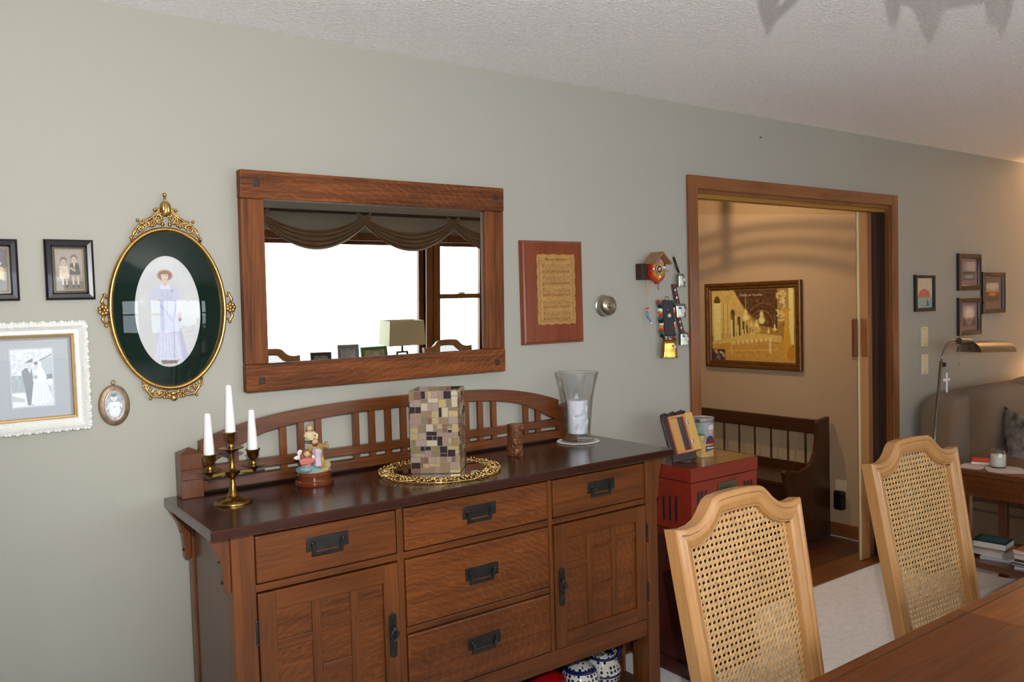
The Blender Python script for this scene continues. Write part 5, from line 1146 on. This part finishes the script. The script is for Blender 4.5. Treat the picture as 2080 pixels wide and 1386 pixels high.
# ------------------------------------------------------------------ dining chairs
def chair_outline():
    """half outline of the back (u >= 0), h from the seat; hump, scoop and pointed shoulder"""
    return [(0, .652), (.045, .651), (.078, .648), (.094, .641), (.106, .630), (.120, .615), (.137, .602), (.158, .594), (.186, .591), (.226, .596)]
def make_chair(label, loc, rz):
    t = thing('dining_chair', label, 'chair', (0, 0, 0), 'honey-coloured cane-back dining chairs')
    th = math.radians(10)
    def lean(v): return Vector((v.x, v.y*math.cos(th)+(v.z-.45)*math.sin(th), .45+(v.z-.45)*math.cos(th)-v.y*math.sin(th)))
    top = chair_outline()
    side = [(.221, .45), (.214, .30), (.207, .15), (.200, .0)]
    right = top+side
    O = right+[(-u, h) for u, h in right[::-1]][:-1]
    # dense resample between
    def inset(P, d):
        n = len(P); out = []
        for i in range(n):
            a = Vector(P[i-1]); b_ = Vector(P[i]); c_ = Vector(P[(i+1) % n]); e1 = (b_-a).normalized(); e2 = (c_-b_).normalized()
            n1 = Vector((e1.y, -e1.x)); n2 = Vector((e2.y, -e2.x)); m = (n1+n2)
            m.normalize(); k = max(.45, m.dot(n1)); out.append(tuple(b_+m*(d/k)))
        return out
    F = lambda P, y: [(u, y, .45+h) for u, h in P]
    prof = [(.0, .024), (.0, -.010), (.003, -.014), (.012, -.016), (.016, -.011), (.020, -.011), (.026, -.014), (.040, -.010), (.044, -.005), (.047, -.006), (.049, .000), (.049, .024)]
    L = [F(inset(O, d), y) for d, y in prof]+[F(inset(O, 0), .024)]
    b = MB().loops(L, True, False, False); b.xf(lean); b.build('back_frame', m_honeyz, t, smooth=True, angle=28)
    # cane: paired upright and level strands and both diagonals, clipped to the opening
    inn = inset(O, .046); b = MB(); p = .0152
    def clip(px, pz, dx, dz):
        ts = []; n = len(inn)
        for i in range(n):
            (ax, az), (bx, bz) = inn[i], inn[(i+1) % n]; ex, ez = bx-ax, bz-az; den = dx*ez-dz*ex
            if abs(den) < 1e-12: continue
            q = ((ax-px)*ez-(az-pz)*ex)/den; s_ = ((ax-px)*dz-(az-pz)*dx)/den
            if 0 <= s_ < 1: ts.append(q)
        ts.sort(); return [(ts[i], ts[i+1]) for i in range(0, len(ts)-1, 2)]
    def strand(px, pz, dx, dz, y, w_):
        for (a, c_) in clip(px, pz, dx, dz):
            nx, nz = -dz*w_/2, dx*w_/2; A = (px+dx*a, pz+dz*a); B = (px+dx*c_, pz+dz*c_)
            vs = []
            for yy in (y, y+.0011):
                for (q, s_) in ((A, -1), (A, 1), (B, 1), (B, -1)): vs.append((q[0]+nx*s_, yy, .45+q[1]+nz*s_))
            b.add(vs, [(0, 1, 2, 3), (7, 6, 5, 4), (0, 4, 5, 1), (1, 5, 6, 2), (2, 6, 7, 3), (3, 7, 4, 0)])
    k = -16
    for i in range(-18, 19):
        for o_ in (-.0017, .0017): strand(i*p+o_, 0, 0, 1, .0062, .0015)
    for j in range(0, 54):
        for o_ in (-.0017, .0017): strand(0, j*p+o_, 1, 0, .0074, .0015)
    r2 = math.sqrt(.5)
    for k in range(-76, 78):
        strand((k+.5)*p, 0, r2, r2, .0050, .0024); strand((k+.5)*p, 0, -r2, r2, .0086, .0024)
    b.xf(lean); b.build('cane_panel', m_cane, t)
    # seat and underframe
    sw0, sw1 = .205, .245
    P = [(-sw0, .0), (sw0, .0), (sw1, -.44), (-sw1, -.44)]
    MB().prism(P, .375, .430, 'z').build('seat_rail', m_honeyx, t, bevel=.004)
    MB().prism([(-sw0+.005, -.02), (sw0-.005, -.02), (sw1-.005, -.445), (-sw1+.005, -.445)], .430, .485, 'z').build('seat_cushion', mat('cream_upholstery', (206, 190, 160), .8, bump=.6, bscale=300), t, bevel=.02, bseg=4)
    for sx in (-1, 1):
        MB().loops([[(sx*.222-.014+q*.028, -.425+r_*.028, 0) for q, r_ in ((0, 0), (1, 0), (1, 1), (0, 1))], [(sx*.222-.020+q*.040, -.435+r_*.040, .40) for q, r_ in ((0, 0), (1, 0), (1, 1), (0, 1))]]).build('leg', m_honeyz, t, bevel=.003)
        MB().loops([[(sx*.190-.014+q*.028, .03+r_*.028, 0) for q, r_ in ((0, 0), (1, 0), (1, 1), (0, 1))], [(sx*.188-.018+q*.036, -.012+r_*.036, .46) for q, r_ in ((0, 0), (1, 0), (1, 1), (0, 1))]]).build('leg', m_honeyz, t, bevel=.003)
    t.location = loc; t.rotation_euler.z = rz
    return t
CH = [('cane-back dining chair in the middle foreground, overlapping the red cabinet', (1.545, -1.452, 0), math.radians(0)),
      ('cane-back dining chair on the right, beside the sofa and end table', (2.492, -1.362, 0), math.radians(-4)),
      ('cane-back dining chair reflected at the lower left corner of the wall mirror', (1.99, -3.06, 0), math.radians(180)),
      ('cane-back dining chair reflected at the lower right corner of the wall mirror', (3.46, -3.04, 0), math.radians(180))]
c0 = make_chair(CH[0][0], CH[0][1], CH[0][2])
for lab, loc, rz in CH[1:]:
    c = clone(c0); c.location = loc; c.rotation_euler.z = rz; c['label'] = lab

# ------------------------------------------------------------------ dining table
TX0, TX1, TY0, TY1, TZ = 1.06, 3.56, -2.62, -1.600, .750
t = thing('dining_table', 'polished walnut dining table with an extension leaf in the right foreground', 'table', ((TX0+TX1)/2, (TY0+TY1)/2, 0))
X1, X2 = 1.30, 2.070
b = MB().box(TX0, X1-.0006, TY0, TY1, TZ-.028, TZ).box(X2+.0006, TX1, TY0, TY1, TZ-.028, TZ); b.build('tabletop', m_table, t, bevel=.003, split=True)
MB().box(X1+.0006, X2-.0006, TY0, TY1, TZ-.028, TZ).build('extension_leaf', m_leaf, t, bevel=.002)
MB().box(TX0+.03, TX1-.03, TY1-.0305, TY1-.0285, TZ-.001, TZ+.0003).box(TX0+.03, TX1-.03, TY0+.0285, TY0+.0305, TZ-.001, TZ+.0003).box(TX1-.032, TX1-.030, TY0+.03, TY1-.03, TZ-.001, TZ+.0003).build('border_line', m_dark, t, split=True)
MB().box(TX0+.06, TX1-.06, TY0+.06, TY0+.085, TZ-.11, TZ-.028).box(TX0+.06, TX1-.06, TY1-.085, TY1-.06, TZ-.11, TZ-.028).box(TX0+.06, TX0+.085, TY0+.06, TY1-.06, TZ-.11, TZ-.028).box(TX1-.085, TX1-.06, TY0+.06, TY1-.06, TZ-.11, TZ-.028).build('apron', m_table, t, split=True)
for x in (TX0+.10, TX1-.10):
    for y in (TY0+.10, TY1-.10): MB().lathe([(.022, 0), (.030, .05), (.020, .10), (.034, .35), (.040, .60), (.040, .722)], (x, y, 0), 20).build('leg', m_honeyz, t, smooth=True)

# ------------------------------------------------------------------ living end of the room
m_sofa = mat('taupe_tweed', (134, 104, 74), .95, bump=1, bscale=500, var=.25, vscale=260, sheen=.3)
t = thing('sofa', 'plump taupe tweed sofa against the far end of the wall', 'sofa', (5.8, -.5, 0))
def cushion(x0, x1, y0, y1, z0, z1, name, e=.34, m=m_sofa, e2=None):
    """plump padded block: a rounded superellipsoid"""
    cx_, cy_, cz_, a, b_, c_ = (x0+x1)/2, (y0+y1)/2, (z0+z1)/2, (x1-x0)/2, (y1-y0)/2, (z1-z0)/2; e2 = e2 or e
    pw = lambda v_, k: math.copysign(abs(v_)**k, v_); n, mm_ = 56, 28; L = []
    for j in range(1, mm_):
        t_ = -PI/2+PI*j/mm_; L.append([(cx_+a*pw(math.cos(t_), e2)*pw(math.cos(2*PI*i/n), e), cy_+b_*pw(math.cos(t_), e2)*pw(math.sin(2*PI*i/n), e), cz_+c_*pw(math.sin(t_), e2)) for i in range(n)])
    return MB().loops(L).build(name, m, t, smooth='all')
cushion(4.80, 6.98, -.27, -.03, .08, .940, 'back_frame', .25)
cushion(4.985, 5.62, -.40, -.14, .44, .975, 'back_cushion', .5)
cushion(5.60, 6.24, -.40, -.14, .44, .985, 'back_cushion', .5)
cushion(6.22, 6.86, -.40, -.14, .44, .975, 'back_cushion', .5)
cushion(4.86, 5.90, -.94, -.22, .26, .50, 'seat_cushion', .32)
cushion(5.88, 6.92, -.94, -.22, .26, .50, 'seat_cushion', .32)
MB().box(4.86, 6.92, -.88, -.06, .04, .28).build('base', m_sofa, t, bevel=.02)
MB().box(4.90, 4.96, -.86, -.80, 0, .05).box(6.82, 6.88, -.86, -.80, 0, .05).box(4.90, 4.96, -.14, -.08, 0, .05).box(6.82, 6.88, -.14, -.08, 0, .05).build('foot', m_dark, t, split=True)
pm = mat('grey_leaf_print_fabric', (118, 108, 98), .9, var=.85, vscale=16)
pl = thing('throw_pillow', 'grey patterned throw pillow leaning on the taupe sofa', 'pillow', (5.30, -.50, .49))
b = MB(); n = 14; L = []
for j in range(n+1):
    v_ = j/n*2-1; row = []
    for i in range(n+1):
        u = i/n*2-1; pz = .075*max(0, (1-u**4))**.6*max(0, (1-v_**4))**.6; sc_ = 1-.07*(1-abs(u))*abs(v_); row.append((u, v_, pz))
    L.append(row)
vs = []; fs = []
for s_ in (-1, 1):
    o_ = len(vs)
    for row in L:
        for (u, v_, pz) in row: vs.append((5.30+u*.205*(1-.10*(1-v_*v_)), -.50+s_*pz, .49+.215+v_*.185*(1-.10*(1-u*u))))
    for j in range(n):
        for i in range(n): fs.append((o_+j*(n+1)+i, o_+j*(n+1)+i+1, o_+(j+1)*(n+1)+i+1, o_+(j+1)*(n+1)+i))
b.add(vs, fs); po = b.build('pillow_cover', pm, pl, smooth='all'); po.modifiers.new('weld', 'WELD').merge_threshold = .0006
pl.rotation_euler = (math.radians(-30), math.radians(32), math.radians(-20)); pl.location = (5.03, -.59, .470)

# pharmacy floor lamp
gx0, gy0_ = 4.510, -.235
t = thing('floor_lamp', 'slim brushed metal floor lamp with curved arm and half-round shade', 'lamp', (gx0, gy0_, 0))
MB().lathe([(0, 0), (.11, 0), (.115, .008), (.108, .018), (.02, .028), (.012, .05), (0, .05)], (gx0, gy0_, 0), 36, cap=False).build('base', m_chrome, t, smooth=True, angle=40)
m_lamp = mat('lamp_metal', (150, 146, 138), .25, metal=1)
PX = lambda z: gx0+.1816*z
MB().tube([(PX(.04), gy0_, .04), (PX(1.15), gy0_, 1.15)], .0088, 10).build('pole', m_lamp, t, smooth='all')
arm = [(PX(1.14), gy0_, 1.14), (4.742, gy0_, 1.195), (4.772, gy0_, 1.236), (4.815, gy0_, 1.258), (4.87, gy0_, 1.264), (4.94, gy0_, 1.262)]
MB().tube(arm, .0055, 10).build('arm', m_lamp, t, smooth='all')
MB().sph((PX(1.13)+.028, gy0_-.005, 1.130), (.018, .012, .013), 10, 8).build('swivel_knob', m_wire, t, smooth='all')
MB().tube([(4.925, gy0_, 1.257), (5.06, gy0_, 1.246)], .020, 16).build('socket_sleeve', m_lamp, t, smooth=True)
b = MB(); L = []; n = 20
SH = ((5.045, 1.212), (5.505, 1.190))
for (x, zc) in SH:
    L.append([(x, gy0_-.070*math.cos(a), zc-.028+.066*math.sin(a)) for a in [PI*i/n for i in range(n+1)]]+[(x, gy0_-.066*math.cos(a), zc-.028+.062*math.sin(a)) for a in [PI*i/n for i in range(n, -1, -1)]])
b.loops(L)
for (x, zc) in SH: b.add([(x, gy0_-.070*math.cos(a), zc-.028+.066*math.sin(a)) for a in [PI*i/n for i in range(n+1)]], [tuple(range(n+1))])
b.build('lamp_shade', m_lamp, t, smooth=True, angle=50)
b = MB()
for k in range(14): b.sph((4.927, gy0_-.004, 1.245-k*.0088), .0028, 6, 4)
b.sph((4.927, gy0_-.004, 1.122), (.005, .005, .008), 8, 6); b.build('pull_chain', mat('brass_chain', (196, 176, 96), .3, metal=.8), t, smooth='all')
MB().tube([(5.010, gy0_-.02, 1.225), (5.005, gy0_-.03, 1.195)], .004, 8).build('switch_key', m_wire, t, smooth='all')
cxr = MB().box(4.731, 4.743, gy0_-.026, gy0_-.018, .972, 1.085).box(4.703, 4.772, gy0_-.026, gy0_-.018, 1.036, 1.052)
tag(cxr.build('cross_ornament', mat('white_ribbon', (236, 226, 232), .6), bevel=.003), 'small white cross hanging on the floor lamp pole', 'ornament')

# end table with shelf
EX0, EX1, EY0, EY1, EZ = 4.235, 4.72, -1.30, -.525, .650
t = thing('end_table', 'dark oak end table with lower shelf in front of the sofa', 'table', ((EX0+EX1)/2, (EY0+EY1)/2, 0))
m_ety = wood('dark_oak_deep', (112, 60, 26), (64, 32, 14), 'y', .28, .4, fig=.2); m_etz = wood('dark_oak_upright', (112, 60, 26), (66, 34, 14), 'z', .3, .4)
MB().box(EX0, EX1, EY0, EY1, EZ-.025, EZ).build('tabletop', m_ety, t, bevel=.006)
MB().box(EX0+.014, EX1-.014, EY0+.014, EY1-.014, EZ-.135, EZ-.025).build('apron', m_ety, t, bevel=.003)
for x in (EX0+.04, EX1-.04):
    for y in (EY0+.04, EY1-.06): MB().box(x-.020, x+.020, y-.020, y+.020, 0, EZ-.13).build('leg', m_etz, t, bevel=.003)
MB().box(EX0+.005, EX1-.005, EY0+.01, EY1-.01, .155, .185).build('shelf', m_ety, t, bevel=.004)
def book(label, x, y, z, lx, ly, h, col, rz=0, pages=True, cat='book', grp='books and papers on the end table shelf', name='book'):
    b_ = thing(name, label, cat, (x, y, z), grp); cm_ = mat('cover_%d_%d_%d' % col, col, .35)
    if pages:
        MB().box(x-lx/2, x+lx/2, y-ly/2, y+ly/2, z, z+.0025).box(x-lx/2, x+lx/2, y-ly/2, y+ly/2, z+h-.0025, z+h).box(x-lx/2, x-lx/2+.003, y-ly/2, y+ly/2, z, z+h).build('cover', cm_, b_) if False else MB().box(x-lx/2, x+lx/2, y-ly/2, y+ly/2, z, z+.002).box(x-lx/2, x+lx/2, y-ly/2, y+ly/2, z+h-.002, z+h).box(x-lx/2, x+lx/2, y+ly/2-.003, y+ly/2, z, z+h).build('cover', cm_, b_)
        MB().box(x-lx/2+.003, x+lx/2-.003, y-ly/2+.003, y+ly/2-.003, z+.002, z+h-.002).build('pages', mat('paper', (222, 218, 210), .8), b_)
    else: MB().box(x-lx/2, x+lx/2, y-ly/2, y+ly/2, z, z+h).build('pages', cm_, b_)
    b_.rotation_euler.z = math.radians(rz); return b_
sz = .1852
book('white magazine at the bottom left of the end table shelf', 4.415, -.715, sz, .17, .21, .012, (206, 206, 208), 12, False)
book('thick pale book under the teal book on the shelf', 4.405, -.655, sz+.0125, .14, .16, .030, (214, 216, 220), -5)
book('thin orange-edged booklet between pale and teal books', 4.405, -.655, sz+.043, .14, .155, .008, (196, 130, 84), 3)
bk = book('dark teal hardcover book on top of the left stack on the shelf', 4.405, -.650, sz+.0515, .145, .160, .034, (14, 42, 52), 8)
tz = sz+.0515+.034; MB().box(4.405-.05, 4.405+.055, -.650-.065, -.650+.055, tz, tz+.0006).build('cover_print', mat('bright_teal_print', (36, 92, 102), .35), bk)
z = sz
for k, (h, col, rz, lab) in enumerate([(.009, (196, 200, 206), 20, 'lowest pale magazine of the right stack on the shelf'), (.010, (44, 40, 44), 4, 'dark covered magazine second from the bottom of the right stack'), (.012, (190, 192, 198), -8, 'white catalogue in the middle of the right shelf stack'),
    (.008, (58, 50, 48), 6, 'thin dark magazine above the white catalogue in the right stack'), (.020, (212, 206, 204), -3, 'thick pale book near the top of the right stack')]):
    book(lab, 4.385, -.868-.003*k, z, .19-.005*k, .19-.006*k, h, col, rz, k == 4 or h > .0095); z += h+.0004
bk = book('orange and lilac covered book topping the right stack on the shelf', 4.385, -.872, z, .16, .165, .022, (206, 124, 84), -6)
MB().box(4.385-.04, 4.385+.05, -.872-.06, -.872+.045, z+.022, z+.0226).build('cover_print', mat('lilac_print', (176, 156, 176), .4), bk)
# on the table top
tp = mat('crochet_cloth', (206, 196, 186), .9, bump=1, bscale=400)
def clothpoly(x, y, rx, ry, rz, label):
    pts = []; 
    for i in range(48):
        a = 2*PI*i/48; r = 1/max(abs(math.cos(a)), abs(math.sin(a))); r = min(r, 1.18)*(1+.02*math.sin(12*a)); u, v_ = rx*r*math.cos(a), ry*r*math.sin(a)
        c_, s_ = math.cos(math.radians(rz)), math.sin(math.radians(rz)); pts.append((x+u*c_-v_*s_, y+u*s_+v_*c_))
    tag(MB().prism(pts, EZ+.0002, EZ+.0022, 'z').build('table_doily', tp), label, 'doily')
clothpoly(4.325, -.590, .070, .055, 10, 'white cloth doily under the red booklet on the end table')
clothpoly(4.345, -.735, .085, .085, 35, 'white cloth doily under the glass candle jar on the end table')
book('bright orange-red booklet lying on the end table beside the candle jar', 4.44, -.590, EZ+.0024, .13, .115, .016, (206, 74, 44), 25, True, 'book', 'books on top of the end table')
jx, jy = 4.375, -.690
t = thing('candle_jar', 'white candle in a clear glass jar on the end table', 'candle', (jx, jy, EZ+.0024))
MB().lathe([(0, 0), (.034, 0), (.037, .006), (.038, .045), (.036, .072), (.031, .084), (.033, .090), (.0315, .090), (.029, .084), (.034, .070), (.036, .045), (.035, .008), (0, .006)], (jx, jy, EZ+.0024), 40, cap=False).build('glass_jar', crystal('jar_glass', .8, .8), t, smooth='all')
MB().lathe([(0, .007), (.034, .008), (.0352, .045), (.0335, .064), (0, .064)], (jx, jy, EZ+.0024), 36, cap=False).build('wax', mat('ivory_wax', (230, 224, 208), .5), t, smooth=True)
tag(MB().box(4.45, 4.63, -.835, -.79, EZ+.0004, EZ+.026).build('remote_control', MATS['black_plastic'], bevel=.008), 'black remote control right of the candle jar on the end table', 'remote control')
book('black glossy case behind the candle jar at the right edge', 4.48, -.925, EZ+.0004, .16, .15, .022, (30, 30, 36), 15, False, 'case', 'cases on the end table', 'flat_case')
book('small red booklet lying on the black case at the right edge', 4.49, -.92, EZ+.0228, .10, .11, .006, (196, 50, 40), 20, False, 'book', 'books on top of the end table')
# lamp that lights the living end (stands outside the view)
t = thing('shaded_floor_lamp', 'warm glowing floor lamp with fabric shade at the far end of the sofa', 'lamp', (7.12, -.33, 0))
MB().lathe([(0, 0), (.13, 0), (.12, .02), (.012, .03), (.010, 1.40), (0, 1.40)], (7.12, -.33, 0), 28, cap=False).build('stand', m_brass, t, smooth=True, angle=40)
MB().lathe([(.19, 1.36), (.12, 1.62), (.1185, 1.62), (.1885, 1.36)], (7.12, -.33, 0), 36, cap=False).build('lamp_shade', mat('cream_shade', (230, 210, 170), .8), t, smooth=True)
bpy.data.objects['living_lamp_bulb'].location = (7.12, -.33, 1.47)

# ------------------------------------------------------------------ window side of the dining room (seen in the mirror)
m_dr = mat('taupe_drapery', (150, 120, 92), .85, bump=.5, bscale=400, var=.2, vscale=10, sheen=.3)
ZR = 2.095; YR = -3.50
rod = thing('curtain_rod', 'dark wooden curtain pole above the window swags', 'curtain rod', (2.4, YR, ZR))
MB().tube([(-.05, YR, ZR), (4.75, YR, ZR)], .014, 12).build('pole', wood('dark_pole', (70, 46, 28), (44, 28, 16), 'x', .4, .2), rod, smooth=True)
b = MB()
for x in (.0, 2.35, 4.7): b.box(x-.01, x+.01, -3.60, YR, ZR-.012, ZR+.004)
b.build('bracket', m_wire, rod, split=True)
for x in (-.07, 4.77): MB().sph((x, YR, ZR), .028, 12, 8).build('finial', m_dark, rod, smooth='all')
JX = [.37, 1.22, 2.06, 2.89, 3.72, 4.56]
for k in range(5):
    xa, xb = JX[k]-.06, JX[k+1]+.06; nr, nc = 26, 30; vs = []; fs = []
    for j in range(nr+1):
        q = j/nr
        for i in range(nc+1):
            u = i/nc; e = (2*u-1); sag = (1-e*e)
            sag = (1-abs(e)**2.1); zz = ZR+.012-(.150+.150*q)*sag-.055*q*(abs(e)**3)
            fold = math.sin(q*4.5*2*PI+e*1.4)*.016*(.35+.65*sag); yy = YR+.020+.035*math.sin(PI*min(1, q*1.1))*sag+fold+.010*q
            vs.append((xa+(xb-xa)*(u+.03*(1-q)*(-e)*(1-abs(e))), yy, zz+fold*.35))
    for j in range(nr):
        for i in range(nc): fs.append((j*(nc+1)+i, j*(nc+1)+i+1, (j+1)*(nc+1)+i+1, (j+1)*(nc+1)+i))
    lab = ['brown window swag at the far left end of the long curtain pole', 'second brown window swag from the left end of the curtain pole', 'brown swag at the left end of the mirror reflection', 'brown swag in the middle of the mirror reflection', 'brown swag over the narrow sash window in the mirror reflection'][k]
    o = MB().add(vs, fs).build('curtain_swag', m_dr, smooth='all'); so = o.modifiers.new('solid', 'SOLIDIFY'); so.thickness = .003
    tag(o, lab, 'curtain', 'swags along the curtain pole')
# console table under the window with lamp and frames
t = thing('console_table', 'long dark wooden console under the big window', 'table', (3.0, -3.40, 0))
MB().box(1.9, 4.1, -3.57, -3.22, .765, .795).build('tabletop', m_ety, t, bevel=.004)
MB().box(1.94, 4.06, -3.54, -3.25, .66, .765).build('apron', m_ety, t)
for x in (1.97, 4.03):
    for y in (-3.52, -3.27): MB().box(x-.02, x+.02, y-.02, y+.02, 0, .70).build('leg', m_etz, t)
LX, LY = 3.17, -3.38; z0 = .7955
t = thing('table_lamp', 'table lamp with pale rectangular shade and dark forked base, seen in the mirror', 'lamp', (LX, LY, z0))
MB().box(LX-.09, LX+.09, LY-.05, LY+.05, z0, z0+.014).build('base', m_wire, t, bevel=.002)
b = MB(); b.bar((LX-.07, LY, z0+.01), (LX-.045, LY, z0+.19), .014, .014, (0, 1, 0)); b.bar((LX+.07, LY, z0+.01), (LX+.045, LY, z0+.19), .014, .014, (0, 1, 0)); b.bar((LX-.05, LY, z0+.19), (LX+.05, LY, z0+.19), .014, .014, (0, 1, 0)); b.bar((LX, LY, z0+.19), (LX, LY, z0+.26), .014, .014, (0, 1, 0))
b.build('forked_stand', m_wire, t)
L = [[(LX+sx*w_, LY+sy*d_, z) for sx, sy in ((-1, -1), (1, -1), (1, 1), (-1, 1))] for (w_, d_, z) in ((.165, .095, 1.045), (.155, .088, 1.245), (.152, .085, 1.245), (.162, .092, 1.045))]
MB().loops(L, True, False, False).build('lamp_shade', mat('pale_green_shade', (214, 204, 168), .8), t)
def easel(label, x, w_, h_, fc, pc_, rz):
    t = thing('standing_photo_frame', label, 'picture frame', (0, 0, 0), 'photo frames on the window console')
    moulding(MB(), -w_/2, w_/2, 0, h_, [(0, .012), (0, -.002), (.004, -.006), (.024, -.004), (.026, 0)]).build('frame', mat('frame_%d' % int(x*100), fc, .5), t)
    MB().box(-w_/2+.002, w_/2-.002, .006, .012, .002, h_-.002).build('backing', m_dark, t)
    cvv = Canvas(24, 24, pc_); cvv.noise(24, 4, int(x*10)); cvv.ell(.5, .55, .16, .2, (206, 176, 160)); cvv.poly([(.25, 0), (.75, 0), (.65, .4), (.35, .4)], (100, 110, 150))
    cvv.build('photograph', t, (-w_/2+.024, .002, .024), (w_-.048, 0, 0), (0, 0, h_-.048))
    MB().bar((0, .012, h_*.6), (0, .07, -.001+.004), .03, .003, (1, 0, 0)).build('easel_leg', m_dark, t)
    t.location = (x, -3.34, z0+.016); t.rotation_euler = (math.radians(-10), 0, math.radians(180+rz)); return t
easel('grey standing photo frame, tallest on the console in the mirror', 2.69, .17, .262, (150, 146, 140), (176, 180, 190), 8)
easel('green woven photo frame beside the lamp in the mirror', 2.92, .24, .235, (96, 130, 96), (190, 180, 150), -5)
easel('small dark photo frame beside the chair back in the mirror', 2.46, .16, .215, (84, 72, 64), (130, 130, 126), 12)

# chandelier over the dining table (just above the view; lit, throws its shadow on the ceiling)
hx_, hy_, hb_ = 1.297, -1.941, 2.036
t = thing('chandelier', 'brass chandelier with glass cone shades hanging over the dining table', 'chandelier', (hx_, hy_, CEIL))
MB().lathe([(0, hb_), (.008, hb_+.012), (.018, hb_+.04), (.040, hb_+.07), (.048, hb_+.10), (.030, hb_+.14), (.018, hb_+.18), (.030, hb_+.21), (.012, hb_+.24), (.010, CEIL-.04), (.05, CEIL-.02), (.06, CEIL), (0, CEIL)], (hx_, hy_, 0), 24, cap=False).build('body', m_brass, t, smooth=True)
bulb = mat('lit_bulb', (255, 214, 150), .4, emis=(255, 206, 140), es=3)
b = MB()      # little pendants on a crossbar below the body
for (an, r_) in ((180, .105), (285, .085)):
    a = math.radians(an); e = (hx_+r_*math.cos(a), hy_+r_*math.sin(a), hb_)
    b.tube([(hx_, hy_, hb_+.050), (e[0], e[1], hb_+.045)], .008, 8); b.lathe([(0, .008), (.007, .018), (.013, .045), (.012, .070), (0, .075)], e, 12, cap=False)
b.build('crossbar', m_brass, t, smooth='all')
for k in range(3):
    a = math.radians(120+120*k); ca, sa = math.cos(a), math.sin(a); q = lambda r, z: (hx_+ca*r, hy_+sa*r, hb_+z)
    ar = MB().tube([q(.02, .150), q(.08, .175), q(.15, .150), q(.20, .085), q(.24, .060)], .007, 8).build('arm', m_brass, t, smooth='all')
    c_ = q(.24, .040)
    MB().lathe([(0, .000), (.006, .012), (.013, .03), (.018, .050), (.016, .060), (0, .060)], c_, 14, cap=False).build('socket', m_brass, ar, smooth=True)
    MB().lathe([(.016, .045), (.030, .085), (.046, .140), (.062, .195), (.0605, .195), (.0445, .140), (.0285, .085), (.015, .047)], c_, 24, cap=False).build('glass_shade', mat('amber_scavo_glass', (196, 160, 120), .6), ar, smooth=True)
    MB().sph((c_[0], c_[1], c_[2]+.105), (.014, .014, .028), 10, 8).build('bulb', bulb, ar, smooth='all')

# outside: snow and bare trees
struct(MB().box(-25, 30, -45, -3.8, -.6, -.5).build('ground_snow', mat('snow', (236, 240, 244), .8)))
bark = mat('pale_bark', (186, 172, 164), .9)
def tree(x, y, h, label, seed):
    r = random.Random(seed); b = MB()
    def br(p, d, ln, rad, dep):
        q = p+d*ln; m_ = p+d*ln*.5+Vector((r.uniform(-.08, .08), r.uniform(-.08, .08), 0))*ln; b.tube([p, m_, q], [rad, rad*.85, rad*.65], 6)
        if dep:
            for k in range(3 if dep > 1 else 2):
                dd_ = (d+Vector((r.uniform(-.7, .7), r.uniform(-.7, .7), r.uniform(-.1, .5)))).normalized(); br(p+d*ln*r.uniform(.6, 1), dd_, ln*r.uniform(.55, .75), rad*.6, dep-1)
    br(Vector((x, y, -.5)), Vector((0, 0, 1)), h*.38, .14, 4)
    tag(b.build('bare_tree', bark, smooth='all'), label, 'tree', 'bare trees outside the window')
tree(4.6, -24, 9, 'bare tree outside the window, nearer one with thick forked trunk', 4); tree(9.5, -30, 11, 'farther bare tree on the snow outside the big window', 9)
